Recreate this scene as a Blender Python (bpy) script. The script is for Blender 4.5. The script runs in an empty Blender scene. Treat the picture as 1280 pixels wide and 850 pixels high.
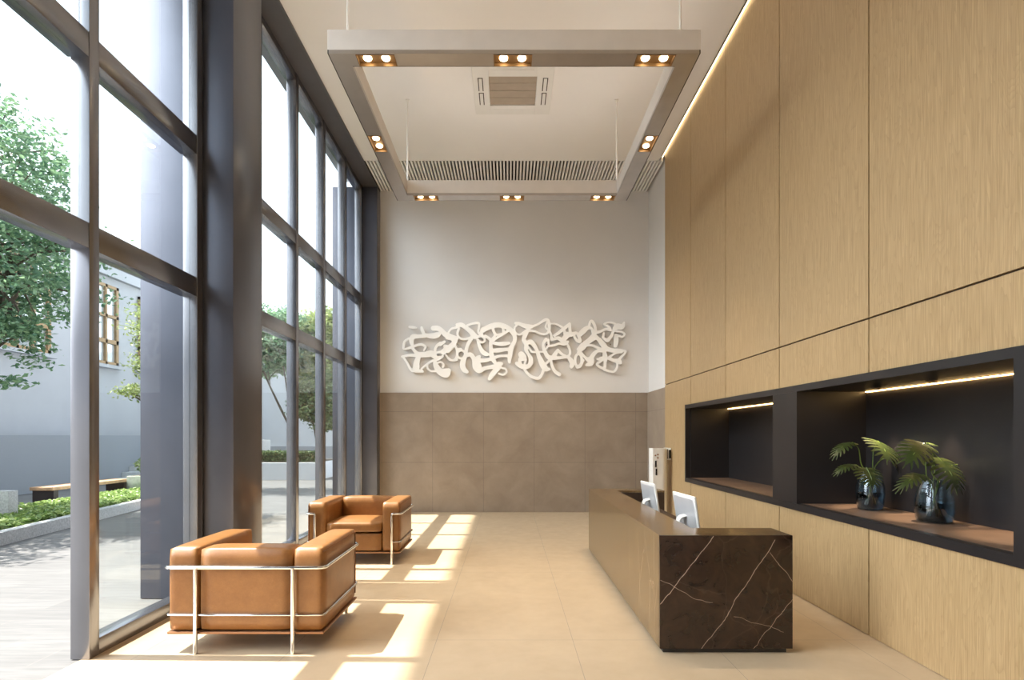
import bpy, bmesh, math, random
import numpy as np
from mathutils import Vector, Matrix

random.seed(7)
SC = bpy.context.scene
COL = SC.collection
R = math.radians

# ------------------------------------------------------------------ camera / light / exposure
F = 690.0                       # focal length in pixels of the 1280 frame
CAMZ = 1.5
cam_d = bpy.data.cameras.new('camera')
cam = bpy.data.objects.new('camera', cam_d)
COL.objects.link(cam)
cam.location = (0, 0, CAMZ)
cam.rotation_euler = (R(90), 0, 0)
cam_d.sensor_width = 36
cam_d.lens = F / 1280 * 36
cam_d.shift_x = 4 / 1280
cam_d.shift_y = 120 / 1280
cam_d.clip_end = 300
SC.camera = cam

SC.view_settings.view_transform = 'Standard'
SC.view_settings.look = 'None'
SC.view_settings.gamma = 1
SC.view_settings.use_curve_mapping = False
SC.view_settings.exposure = 0.58

SUN = 10.5
SKY = 2.0
GLOW = 12.5
LAMP = 78.0

world = bpy.data.worlds.new('sky')
SC.world = world
world.use_nodes = True
wn = world.node_tree
wn.nodes.clear()
w_out = wn.nodes.new('ShaderNodeOutputWorld')
w_bg = wn.nodes.new('ShaderNodeBackground')
w_tc = wn.nodes.new('ShaderNodeTexCoord')
w_sep = wn.nodes.new('ShaderNodeSeparateXYZ')
w_rmp = wn.nodes.new('ShaderNodeValToRGB')
w_rmp.color_ramp.elements[0].position = 0.0
w_rmp.color_ramp.elements[0].color = (0.86, 0.93, 1.0, 1)
w_rmp.color_ramp.elements[1].position = 0.8
w_rmp.color_ramp.elements[1].color = (0.74, 0.87, 1.0, 1)
wn.links.new(w_tc.outputs['Generated'], w_sep.inputs[0])
wn.links.new(w_sep.outputs['Z'], w_rmp.inputs[0])
wn.links.new(w_rmp.outputs[0], w_bg.inputs[0])
w_bg.inputs[1].default_value = SKY
# hazy bright part of the sky below the sun
w_dot = wn.nodes.new('ShaderNodeVectorMath')
w_dot.operation = 'DOT_PRODUCT'
w_nrm = wn.nodes.new('ShaderNodeVectorMath')
w_nrm.operation = 'NORMALIZE'
wn.links.new(w_tc.outputs['Generated'], w_nrm.inputs[0])
wn.links.new(w_nrm.outputs[0], w_dot.inputs[0])
w_dot.inputs[1].default_value = (-math.cos(R(32)) * math.cos(R(15)), -math.cos(R(32)) * math.sin(R(15)), math.sin(R(32)))
w_pow = wn.nodes.new('ShaderNodeMath')
w_pow.operation = 'POWER'
w_pow.use_clamp = True
wn.links.new(w_dot.outputs['Value'], w_pow.inputs[0])
w_pow.inputs[1].default_value = 14.0
w_mul = wn.nodes.new('ShaderNodeMath')
w_mul.operation = 'MULTIPLY'
wn.links.new(w_pow.outputs[0], w_mul.inputs[0])
w_mul.inputs[1].default_value = GLOW
w_bg2 = wn.nodes.new('ShaderNodeBackground')
w_bg2.inputs[0].default_value = (0.94, 0.97, 1.0, 1)
wn.links.new(w_mul.outputs[0], w_bg2.inputs[1])
w_add = wn.nodes.new('ShaderNodeAddShader')
wn.links.new(w_bg.outputs[0], w_add.inputs[0])
wn.links.new(w_bg2.outputs[0], w_add.inputs[1])
wn.links.new(w_add.outputs[0], w_out.inputs[0])

sun_d = bpy.data.lights.new('sun', 'SUN')
sun = bpy.data.objects.new('sun', sun_d)
COL.objects.link(sun)
sun_d.energy = SUN
sun_d.angle = R(0.55)
sun_d.color = (1.0, 0.95, 0.87)
SUN_SLOPE = 1.70
sun.rotation_euler = Vector((1.0, -0.02, -SUN_SLOPE)).to_track_quat('-Z', 'Y').to_euler()
sun.location = (-20, 5, 34)

try:
    SC.cycles.max_bounces = 10
    SC.cycles.diffuse_bounces = 6
    SC.cycles.glossy_bounces = 4
    SC.cycles.transmission_bounces = 8
    SC.cycles.transparent_max_bounces = 24
    SC.cycles.sample_clamp_indirect = 6
    SC.cycles.caustics_reflective = False
    SC.cycles.caustics_refractive = False
except Exception:
    pass


# ------------------------------------------------------------------ node helpers
def nmat(name):
    m = bpy.data.materials.new(name)
    m.use_nodes = True
    return m, m.node_tree, m.node_tree.nodes['Principled BSDF']


def L(nt, a, b):
    nt.links.new(a, b)


def math_n(nt, op, a, b=None, c=None, clamp=False):
    n = nt.nodes.new('ShaderNodeMath')
    n.operation = op
    n.use_clamp = clamp
    for i, v in enumerate((a, b, c)):
        if v is None:
            continue
        if isinstance(v, (int, float)):
            n.inputs[i].default_value = v
        else:
            L(nt, v, n.inputs[i])
    return n.outputs[0]


def mixc(nt, fac, a, b):
    n = nt.nodes.new('ShaderNodeMix')
    n.data_type = 'RGBA'
    for sock, v in ((n.inputs[0], fac), (n.inputs[6], a), (n.inputs[7], b)):
        if isinstance(v, (int, float)):
            sock.default_value = v
        elif isinstance(v, tuple):
            sock.default_value = v + (1,) if len(v) == 3 else v
        else:
            L(nt, v, sock)
    return n.outputs[2]


def coords(nt, scale=(1, 1, 1), loc=(0, 0, 0), kind='Object'):
    tc = nt.nodes.new('ShaderNodeTexCoord')
    mp = nt.nodes.new('ShaderNodeMapping')
    mp.inputs['Scale'].default_value = scale
    mp.inputs['Location'].default_value = loc
    L(nt, tc.outputs[kind], mp.inputs[0])
    return mp.outputs[0]


def noise(nt, vec, scale, detail=4, rough=0.5, dist=0.0):
    n = nt.nodes.new('ShaderNodeTexNoise')
    n.inputs['Scale'].default_value = scale
    n.inputs['Detail'].default_value = detail
    n.inputs['Roughness'].default_value = rough
    n.inputs['Distortion'].default_value = dist
    L(nt, vec, n.inputs['Vector'])
    return n.outputs['Fac']


def ramp(nt, fac, p0, c0, p1, c1):
    n = nt.nodes.new('ShaderNodeValToRGB')
    e = n.color_ramp.elements
    e[0].position, e[0].color = p0, c0 + (1,)
    e[1].position, e[1].color = p1, c1 + (1,)
    L(nt, fac, n.inputs[0])
    return n.outputs[0]


def bump(nt, bsdf, h, strength=0.2, dist=0.01):
    n = nt.nodes.new('ShaderNodeBump')
    n.inputs['Strength'].default_value = strength
    n.inputs['Distance'].default_value = dist
    L(nt, h, n.inputs['Height'])
    L(nt, n.outputs[0], bsdf.inputs['Normal'])


def plain(name, col, rough=0.5, metal=0.0, var=0.0, vscale=6.0, bmp=0.0, bscale=200.0, spec=0.5):
    m, nt, b = nmat(name)
    b.inputs['Roughness'].default_value = rough
    b.inputs['Metallic'].default_value = metal
    b.inputs['Specular IOR Level'].default_value = spec
    b.inputs['Base Color'].default_value = col + (1,)
    v = coords(nt)
    f = noise(nt, v, vscale, 5)
    if var > 0:
        lo = tuple(c * (1 - var) for c in col)
        hi = tuple(min(1, c * (1 + var)) for c in col)
        L(nt, ramp(nt, f, 0.3, lo, 0.7, hi), b.inputs['Base Color'])
    if bmp > 0:
        bump(nt, b, noise(nt, v, bscale, 3), bmp, 0.003)
    return m


def emit(name, col, strength):
    m = bpy.data.materials.new(name)
    m.use_nodes = True
    nt = m.node_tree
    nt.nodes.clear()
    o = nt.nodes.new('ShaderNodeOutputMaterial')
    e = nt.nodes.new('ShaderNodeEmission')
    e.inputs[0].default_value = col + (1,)
    e.inputs[1].default_value = strength
    L(nt, e.outputs[0], o.inputs[0])
    return m


def grid_lines(nt, sock, off, pitch, half):
    """1 on the joint lines of a regular grid, along one coordinate"""
    a = math_n(nt, 'SUBTRACT', sock, off)
    a = math_n(nt, 'DIVIDE', a, pitch)
    a = math_n(nt, 'FRACT', a)
    a = math_n(nt, 'SUBTRACT', a, 0.5)
    a = math_n(nt, 'ABSOLUTE', a)
    return math_n(nt, 'GREATER_THAN', a, 0.5 - half / pitch)


# ------------------------------------------------------------------ materials
def m_floor():
    m, nt, b = nmat('floor_tile')
    v = coords(nt)
    sep = nt.nodes.new('ShaderNodeSeparateXYZ')
    L(nt, v, sep.inputs[0])
    g = math_n(nt, 'MAXIMUM', grid_lines(nt, sep.outputs[0], -0.53, 1.0, 0.0022),
               grid_lines(nt, sep.outputs[1], 0.06, 2.0, 0.002))
    f = noise(nt, v, 3.0, 8, 0.6)
    c = ramp(nt, f, 0.3, (0.45, 0.345, 0.228), 0.72, (0.525, 0.41, 0.28))
    L(nt, mixc(nt, g, c, (0.30, 0.24, 0.18)), b.inputs['Base Color'])
    L(nt, ramp(nt, noise(nt, v, 9, 5), 0.3, (0.30,) * 3, 0.7, (0.40,) * 3), b.inputs['Roughness'])
    return m


def m_wood():
    m, nt, b = nmat('oak_veneer')
    v = coords(nt)
    oi = nt.nodes.new('ShaderNodeObjectInfo')
    ofs = nt.nodes.new('ShaderNodeVectorMath')
    ofs.operation = 'MULTIPLY_ADD'
    comb = nt.nodes.new('ShaderNodeCombineXYZ')
    L(nt, oi.outputs['Random'], comb.inputs[2])
    L(nt, oi.outputs['Random'], comb.inputs[1])
    L(nt, comb.outputs[0], ofs.inputs[0])
    ofs.inputs[1].default_value = (0, 9, 37)
    L(nt, v, ofs.inputs[2])
    mp = nt.nodes.new('ShaderNodeMapping')
    mp.inputs['Scale'].default_value = (1, 62, 1.1)
    L(nt, ofs.outputs[0], mp.inputs[0])
    fine = noise(nt, mp.outputs[0], 2.2, 5, 0.65)
    mp2 = nt.nodes.new('ShaderNodeMapping')
    mp2.inputs['Scale'].default_value = (1, 3.2, 0.42)
    L(nt, ofs.outputs[0], mp2.inputs[0])
    big = noise(nt, mp2.outputs[0], 1.6, 3, 0.5, 0.3)
    rings = math_n(nt, 'MULTIPLY', big, 26.0)
    rings = math_n(nt, 'FRACT', rings)
    c1 = ramp(nt, fine, 0.3, (0.335, 0.222, 0.105), 0.72, (0.53, 0.375, 0.205))
    c2 = mixc(nt, math_n(nt, 'MULTIPLY', math_n(nt, 'POWER', rings, 3.0), 0.35), c1, (0.28, 0.175, 0.08))
    L(nt, c2, b.inputs['Base Color'])
    b.inputs['Roughness'].default_value = 0.42
    bump(nt, b, fine, 0.35, 0.004)
    return m


def m_stone():
    m, nt, b = nmat('stone_tile')
    v = coords(nt)
    sep = nt.nodes.new('ShaderNodeSeparateXYZ')
    L(nt, v, sep.inputs[0])
    gx = grid_lines(nt, sep.outputs[0], -0.5, 1.0, 0.004)
    gz = grid_lines(nt, sep.outputs[2], -0.02, 1.0, 0.004)
    g = math_n(nt, 'MAXIMUM', gx, gz)
    f = noise(nt, v, 2.2, 9, 0.62, 0.4)
    f2 = noise(nt, v, 40, 4, 0.6)
    c = ramp(nt, f, 0.3, (0.25, 0.195, 0.15), 0.72, (0.35, 0.28, 0.22))
    c = mixc(nt, math_n(nt, 'MULTIPLY', f2, 0.25), c, (0.20, 0.15, 0.11))
    L(nt, mixc(nt, math_n(nt, 'MULTIPLY', g, 0.6), c, (0.14, 0.11, 0.09)), b.inputs['Base Color'])
    b.inputs['Roughness'].default_value = 0.45
    return m


def seg_dist(nt, px, pz, a, c):
    """distance from the point (px,pz) to the segment a-c, as a node chain"""
    dx, dz = c[0] - a[0], c[1] - a[1]
    ll = dx * dx + dz * dz
    rx = math_n(nt, 'SUBTRACT', px, a[0])
    rz = math_n(nt, 'SUBTRACT', pz, a[1])
    t = math_n(nt, 'ADD', math_n(nt, 'MULTIPLY', rx, dx / ll), math_n(nt, 'MULTIPLY', rz, dz / ll), None, True)
    ex = math_n(nt, 'SUBTRACT', rx, math_n(nt, 'MULTIPLY', t, dx))
    ez = math_n(nt, 'SUBTRACT', rz, math_n(nt, 'MULTIPLY', t, dz))
    return math_n(nt, 'SQRT', math_n(nt, 'ADD', math_n(nt, 'MULTIPLY', ex, ex), math_n(nt, 'MULTIPLY', ez, ez)))


def m_marble(name, segs, scale=(1, 1, 1), base=((0.018, 0.011, 0.008), (0.05, 0.03, 0.02)), rough=0.2, ior=1.5):
    m, nt, b = nmat(name)
    v = coords(nt)
    f = noise(nt, v, 7, 8, 0.65, 0.6)
    c = ramp(nt, f, 0.32, base[0], 0.75, base[1])
    w = None
    if segs:
        nz = nt.nodes.new('ShaderNodeTexNoise')
        nz.inputs['Scale'].default_value = 9
        nz.inputs['Detail'].default_value = 5
        L(nt, v, nz.inputs['Vector'])
        add = nt.nodes.new('ShaderNodeVectorMath')
        add.operation = 'MULTIPLY_ADD'
        L(nt, nz.outputs['Color'], add.inputs[0])
        add.inputs[1].default_value = (0.035, 0.035, 0.035)
        L(nt, v, add.inputs[2])
        sep = nt.nodes.new('ShaderNodeSeparateXYZ')
        L(nt, add.outputs[0], sep.inputs[0])
        fade = noise(nt, v, 30, 3)
        for a, e, wd in segs:
            a = (a[0] + 0.0175, a[1] + 0.0175)
            e = (e[0] + 0.0175, e[1] + 0.0175)
            d = seg_dist(nt, sep.outputs[0], sep.outputs[2], a, e)
            k = math_n(nt, 'DIVIDE', d, wd)
            k = math_n(nt, 'SUBTRACT', 1.0, k, None, True)
            k = math_n(nt, 'MULTIPLY', k, math_n(nt, 'ADD', fade, 0.45, None, True))
            w = k if w is None else math_n(nt, 'MAXIMUM', w, k)
    mp = nt.nodes.new('ShaderNodeMapping')
    mp.inputs['Scale'].default_value = scale
    mp.inputs['Rotation'].default_value = (0.25, 0.3, 0.4)
    L(nt, v, mp.inputs[0])
    n2 = nt.nodes.new('ShaderNodeTexNoise')
    n2.inputs['Scale'].default_value = 2.5
    n2.inputs['Detail'].default_value = 4
    L(nt, mp.outputs[0], n2.inputs['Vector'])
    ad = nt.nodes.new('ShaderNodeVectorMath')
    ad.operation = 'MULTIPLY_ADD'
    L(nt, n2.outputs['Color'], ad.inputs[0])
    ad.inputs[1].default_value = (0.3, 0.3, 0.3)
    L(nt, mp.outputs[0], ad.inputs[2])
    vo = nt.nodes.new('ShaderNodeTexVoronoi')
    vo.feature = 'DISTANCE_TO_EDGE'
    vo.inputs['Scale'].default_value = 1.7
    L(nt, ad.outputs[0], vo.inputs['Vector'])
    k2 = math_n(nt, 'SUBTRACT', 1.0, math_n(nt, 'DIVIDE', vo.outputs[0], 0.008), None, True)
    k2 = math_n(nt, 'MULTIPLY', k2, 0.03 if segs else 0.28)
    w = k2 if w is None else math_n(nt, 'MAXIMUM', w, k2)
    L(nt, mixc(nt, w, c, (0.62, 0.46, 0.36)), b.inputs['Base Color'])
    b.inputs['Roughness'].default_value = rough
    b.inputs['IOR'].default_value = ior
    return m


def m_leather():
    m, nt, b = nmat('tan_leather')
    v = coords(nt)
    f = noise(nt, v, 9, 10, 0.75)
    g = noise(nt, v, 130, 6, 0.75)
    c = ramp(nt, f, 0.3, (0.22, 0.098, 0.029), 0.75, (0.36, 0.172, 0.056))
    L(nt, mixc(nt, math_n(nt, 'POWER', g, 1.6), c, (0.19, 0.072, 0.02)), b.inputs['Base Color'])
    b.inputs['Roughness'].default_value = 0.36
    bump(nt, b, g, 0.15, 0.002)
    return m


def m_glass_pane(name='window_glass', tint=(0.955, 0.975, 0.97), f0=0.025, pw=5.0):
    m = bpy.data.materials.new(name)
    m.use_nodes = True
    nt = m.node_tree
    nt.nodes.clear()
    o = nt.nodes.new('ShaderNodeOutputMaterial')
    t = nt.nodes.new('ShaderNodeBsdfTransparent')
    t.inputs[0].default_value = tint + (1,)
    g = nt.nodes.new('ShaderNodeBsdfGlossy')
    g.inputs['Roughness'].default_value = 0.0
    g.inputs[0].default_value = (0.9, 0.95, 1, 1)
    lw = nt.nodes.new('ShaderNodeLayerWeight')
    lw.inputs[0].default_value = 0.5
    p = math_n(nt, 'POWER', lw.outputs['Facing'], pw)
    p = math_n(nt, 'MULTIPLY_ADD', p, 0.75, f0)
    mx = nt.nodes.new('ShaderNodeMixShader')
    L(nt, p, mx.inputs[0])
    L(nt, t.outputs[0], mx.inputs[1])
    L(nt, g.outputs[0], mx.inputs[2])
    L(nt, mx.outputs[0], o.inputs[0])
    return m


def m_glass_vase(name, col, rough=0.0):
    m, nt, b = nmat(name)
    b.inputs['Base Color'].default_value = col + (1,)
    b.inputs['Roughness'].default_value = rough
    b.inputs['Transmission Weight'].default_value = 1.0
    b.inputs['IOR'].default_value = 1.45
    return m


def m_leaf(name, lo, hi, trans=0.35, rough=0.4):
    m = bpy.data.materials.new(name)
    m.use_nodes = True
    nt = m.node_tree
    b = nt.nodes['Principled BSDF']
    o = [n for n in nt.nodes if n.type == 'OUTPUT_MATERIAL'][0]
    geo = nt.nodes.new('ShaderNodeNewGeometry')
    c = ramp(nt, geo.outputs['Random Per Island'], 0.0, lo, 1.0, hi)
    L(nt, c, b.inputs['Base Color'])
    b.inputs['Roughness'].default_value = rough
    tr = nt.nodes.new('ShaderNodeBsdfTranslucent')
    L(nt, c, tr.inputs[0])
    mx = nt.nodes.new('ShaderNodeMixShader')
    mx.inputs[0].default_value = trans
    L(nt, b.outputs[0], mx.inputs[1])
    L(nt, tr.outputs[0], mx.inputs[2])
    L(nt, mx.outputs[0], o.inputs[0])
    return m


def m_paving():
    m, nt, b = nmat('plaza_paving')
    v = coords(nt, kind='Object')
    br = nt.nodes.new('ShaderNodeTexBrick')
    br.inputs['Color1'].default_value = (0.115, 0.113, 0.112, 1)
    br.inputs['Color2'].default_value = (0.145, 0.143, 0.141, 1)
    br.inputs['Mortar'].default_value = (0.15, 0.145, 0.14, 1)
    br.inputs['Scale'].default_value = 1.0
    br.inputs['Mortar Size'].default_value = 0.006
    br.inputs['Brick Width'].default_value = 0.9
    br.inputs['Row Height'].default_value = 0.3
    L(nt, v, br.inputs['Vector'])
    mp = coords(nt, (0.7, 8, 1))
    st = noise(nt, mp, 2.5, 6, 0.65)
    L(nt, mixc(nt, ramp(nt, st, 0.42, (0, 0, 0), 0.75, (0.7, 0.7, 0.7)), br.outputs[0], (0.06, 0.0595, 0.059)), b.inputs['Base Color'])
    b.inputs['Roughness'].default_value = 0.7
    return m


M = dict(
    floor=m_floor(), wood=m_wood(), stone=m_stone(), leather=m_leather(), pane=m_glass_pane(), paving=m_paving(),
    white=plain('white_paint', (0.70, 0.685, 0.68), 0.7, var=0.02, vscale=1.5),
    ceil=plain('ceiling_paint', (0.85, 0.835, 0.83), 0.75, var=0.02, vscale=1.0),
    reveal=plain('dark_joint', (0.035, 0.022, 0.012), 0.6, var=0.1),
    bronze=plain('dark_bronze_frame', (0.255, 0.255, 0.275), 0.25, 0.9, var=0.06, vscale=3),
    column=plain('dark_bronze_column', (0.115, 0.12, 0.15), 0.28, 0.6, var=0.06, vscale=3),
    soffit=plain('dark_soffit', (0.085, 0.078, 0.082), 0.5, var=0.05),
    chrome=plain('polished_chrome', (0.82, 0.81, 0.80), 0.09, 1.0, var=0.02),
    coppery=plain('brown_base_rail', (0.32, 0.16, 0.08), 0.3, 0.6, var=0.05),
    seam=plain('leather_piping', (0.20, 0.075, 0.022), 0.5, var=0.1),
    niche=plain('charcoal_lacquer', (0.020, 0.017, 0.0175), 0.36, var=0.12, vscale=2),
    shelf=plain('brown_black_shelf', (0.16, 0.098, 0.064), 0.42, var=0.15, vscale=3),
    fixture=plain('pale_aluminium', (0.74, 0.70, 0.67), 0.42, 0.15, var=0.03),
    skin=plain('satin_metal_skin', (0.48, 0.45, 0.43), 0.32, 1.0, var=0.04),
    dark=plain('black_shadow_gap', (0.03, 0.025, 0.022), 0.6, var=0.1),
    tray=plain('bronze_lamp_tray', (0.28, 0.17, 0.08), 0.45, 0.5, var=0.08),
    wire=plain('white_cable', (0.85, 0.83, 0.80), 0.4, var=0.03),
    plastic=plain('white_plastic', (0.78, 0.77, 0.75), 0.45, var=0.02),
    grille=plain('taupe_filter_grille', (0.42, 0.355, 0.285), 0.7, var=0.05),
    art=plain('white_sculpture', (0.96, 0.96, 0.96), 0.4, var=0.02),
    alu=plain('brushed_silver', (0.72, 0.72, 0.75), 0.35, 0.4, var=0.03),
    screen=plain('black_screen', (0.012, 0.012, 0.015), 0.12, var=0.1),
    deskin=plain('dark_walnut_interior', (0.05, 0.03, 0.02), 0.5, var=0.2),
    render=plain('pale_render', (0.36, 0.37, 0.395), 0.85, var=0.03, vscale=1.5),
    farwall=plain('light_grey_render', (0.60, 0.61, 0.635), 0.85, var=0.03, vscale=1.5),
    plinth=plain('grey_granite_plinth', (0.25, 0.27, 0.305), 0.8, var=0.12, vscale=60),
    steps=plain('light_stone', (0.50, 0.51, 0.52), 0.8, var=0.1, vscale=20),
    granite=plain('grey_granite', (0.44, 0.44, 0.44), 0.75, var=0.25, vscale=40),
    cast=plain('greenish_stone', (0.38, 0.42, 0.36), 0.8, var=0.2, vscale=10),
    brownframe=plain('brown_window_frame', (0.30, 0.19, 0.09), 0.5, var=0.1),
    farpane=plain('bright_window_pane', (0.75, 0.80, 0.85), 0.05, 0.6, var=0.03, vscale=1),
    bench=plain('bench_timber', (0.50, 0.31, 0.18), 0.6, var=0.2, vscale=10),
    benchleg=plain('bench_dark_leg', (0.03, 0.02, 0.018), 0.5, var=0.1),
    bark=plain('bark', (0.11, 0.085, 0.065), 0.9, var=0.35, vscale=20),
    led=emit('warm_led_strip', (1.0, 0.72, 0.38), 5.0),
    led_niche=emit('warm_niche_led', (1.0, 0.62, 0.24), 15.0),
    fill_glow=emit('added_fill_glow', (1.0, 0.93, 0.86), 5.2),  # glow added to fill the ceiling, not a known lamp
    bulb=emit('warm_lamp_disc', (1.0, 0.80, 0.50), 14.0),
    leaf_a=m_leaf('tree_leaf_cool', (0.08, 0.18, 0.11), (0.26, 0.40, 0.22)),
    leaf_b=m_leaf('tree_leaf_warm', (0.14, 0.20, 0.07), (0.38, 0.44, 0.16)),
    leaf_c=m_leaf('hedge_leaf', (0.04, 0.085, 0.04), (0.18, 0.24, 0.10)),
    leaf_d=m_leaf('ground_cover_leaf', (0.16, 0.27, 0.07), (0.40, 0.50, 0.17)),
    monstera=m_leaf('monstera_leaf', (0.022, 0.040, 0.010), (0.060, 0.075, 0.016), 0.08, 0.40),
    stem=plain('green_stem', (0.14, 0.20, 0.04), 0.4, var=0.15),
    vase=m_glass_pane('smoked_glass', (0.80, 0.87, 0.91), 0.06, 3.0),
    water=m_glass_vase('dark_water', (0.10, 0.16, 0.20)),
)


# ------------------------------------------------------------------ mesh helpers
def box(bm, x0, x1, y0, y1, z0, z1, bev=0.0, seg=2):
    t = bmesh.new()
    bmesh.ops.create_cube(t, size=1)
    for v in t.verts:
        v.co = ((x0 + x1) / 2 + v.co.x * (x1 - x0), (y0 + y1) / 2 + v.co.y * (y1 - y0), (z0 + z1) / 2 + v.co.z * (z1 - z0))
    if bev > 0:
        bmesh.ops.bevel(t, geom=list(t.edges), offset=bev, segments=seg, profile=0.5, affect='EDGES')
    add_bm(bm, t)


def add_bm(bm, t, mat=None):
    if mat is not None:
        t.transform(mat)
    me = bpy.data.meshes.new('tmp')
    t.to_mesh(me)
    t.free()
    bm.from_mesh(me)
    bpy.data.meshes.remove(me)


def tube(bm, pts, r, seg=10, cap=True):
    pts = [Vector(p) for p in pts]
    n = len(pts)
    rr = r if isinstance(r, (list, tuple)) else [r] * n
    rings = []
    prev = None
    for i, p in enumerate(pts):
        d = (pts[min(i + 1, n - 1)] - pts[max(i - 1, 0)]).normalized()
        if prev is None:
            up = Vector((0, 0, 1)) if abs(d.z) < 0.9 else Vector((1, 0, 0))
            u = d.cross(up).normalized()
        else:
            u = (prev - d * prev.dot(d)).normalized()
        prev = u
        w = d.cross(u)
        rings.append([bm.verts.new(p + (u * math.cos(2 * math.pi * k / seg) + w * math.sin(2 * math.pi * k / seg)) * rr[i]) for k in range(seg)])
    for a, b in zip(rings, rings[1:]):
        for k in range(seg):
            bm.faces.new((a[k], a[(k + 1) % seg], b[(k + 1) % seg], b[k]))
    if cap:
        bm.faces.new(rings[0][::-1])
        bm.faces.new(rings[-1])


def rounded(pts, rad, seg=6):
    """polyline with its corners rounded"""
    pts = [Vector(p) for p in pts]
    out = [pts[0]]
    for i in range(1, len(pts) - 1):
        a, b, c = pts[i - 1], pts[i], pts[i + 1]
        ra = min(rad, (a - b).length * 0.49, (c - b).length * 0.49)
        p, q = b + (a - b).normalized() * ra, b + (c - b).normalized() * ra
        for k in range(seg + 1):
            t = k / seg
            out.append(p * (1 - t) ** 2 + b * 2 * t * (1 - t) + q * t * t)
    out.append(pts[-1])
    return out


def lathe(bm, prof, seg=40, cx=0, cy=0):
    rings = []
    for r, z in prof:
        if r < 1e-5:
            rings.append([bm.verts.new((cx, cy, z))])
        else:
            rings.append([bm.verts.new((cx + r * math.cos(2 * math.pi * k / seg), cy + r * math.sin(2 * math.pi * k / seg), z)) for k in range(seg)])
    for a, b in zip(rings, rings[1:]):
        for k in range(seg):
            q = []
            for w in (a[k % len(a)], a[(k + 1) % len(a)], b[(k + 1) % len(b)], b[k % len(b)]):
                if w not in q:
                    q.append(w)
            if len(q) > 2:
                try:
                    bm.faces.new(q)
                except ValueError:
                    pass


def obj(name, bm, mat, parent=None, smooth=False, kind=None, label=None, sharp=40):
    bmesh.ops.recalc_face_normals(bm, faces=bm.faces)
    me = bpy.data.meshes.new(name)
    bm.to_mesh(me)
    bm.free()
    me.materials.append(mat)
    o = bpy.data.objects.new(name, me)
    COL.objects.link(o)
    if parent is not None:
        o.parent = parent
    if smooth:
        for p in me.polygons:
            p.use_smooth = True
        if sharp:
            try:
                me.set_sharp_from_angle(angle=R(sharp))
            except Exception:
                pass
    if kind:
        o['kind'] = kind
    if label:
        o['label'] = label
    return o


def bobj(name, b, mat, parent=None, bev=0.0, kind=None, label=None, seg=2):
    bm = bmesh.new()
    box(bm, *b, bev=bev, seg=seg)
    return obj(name, bm, mat, parent, smooth=bev > 0, kind=kind, label=label)


def tag(o, label, cat, group=None, kind=None):
    o['label'] = label
    o['category'] = cat
    if group:
        o['group'] = group
    if kind:
        o['kind'] = kind
    return o


def thing(name, label, cat, loc=(0, 0, 0), group=None):
    o = bpy.data.objects.new(name, None)
    COL.objects.link(o)
    o.empty_display_size = 0.1
    o.location = loc
    return tag(o, label, cat, group)


def dup(root, loc, rotz, label):
    r = root.copy()
    COL.objects.link(r)
    r.location = loc
    r.rotation_euler = (0, 0, rotz)
    r['label'] = label
    for ch in list(root.children):
        c = ch.copy()
        COL.objects.link(c)
        c.parent = r
        for g in list(ch.children):
            d = g.copy()
            COL.objects.link(d)
            d.parent = c
    return r


def px(x, y, d):
    """point of the place seen at pixel (x, y) at distance d along the camera axis"""
    return Vector(((x - 636) / F * d, d, CAMZ - (y - 545) / F * d))


# ================================================================== SETTING
H = 6.33          # ceiling height
YB = 10.90        # back wall
XW = 2.70         # oak wall face
XR = 2.76         # painted right wall beyond the oak
XG = -2.81        # room face of the window framing
XC = -2.54        # room face of columns and beam
YF = -2.2         # wall behind the camera

bobj('floor', (XG - 0.06, 3.4, YF, YB + 0.3, -0.12, 0.0), M['floor'], kind='structure')

bm = bmesh.new()
box(bm, XC, 2.652, YF, 9.69, H, H + 0.12)
box(bm, XG - 0.2, 3.4, YF, YB + 0.3, H + 0.22, H + 0.40)
box(bm, 2.63, 2.652, YF, 9.69, H, H + 0.22)
obj('ceiling', bm, M['ceil'], kind='structure')

bm = bmesh.new()
box(bm, XG - 0.16, XC, YF, YB, H - 0.025, H + 0.22)
obj('trim_1', bm, M['soffit'], kind='structure')

wb = bobj('wall_back', (-2.95, 3.4, YB, YB + 0.25, 0, H + 0.3), M['white'], kind='structure')
bm = bmesh.new()
box(bm, XC, XR - 0.02, YB - 0.03, YB - 0.0005, 0, 2.353)
obj('stone_cladding', bm, M['stone'], wb, label='taupe stone tile cladding on the lower wall')

wr = bobj('wall_right', (XR, XR + 0.3, 9.55, YB, 0, H + 0.3), M['white'], kind='structure')
bm = bmesh.new()
box(bm, XR - 0.03, XR - 0.0005, 9.57, YB - 0.031, 0, 2.353)
obj('stone_cladding', bm, M['stone'], wr, label='taupe stone tile cladding around the corner')
bobj('wall_front', (-2.95, 3.6, YF - 0.2, YF, 0, H + 0.3), M['white'], kind='structure')

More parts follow.
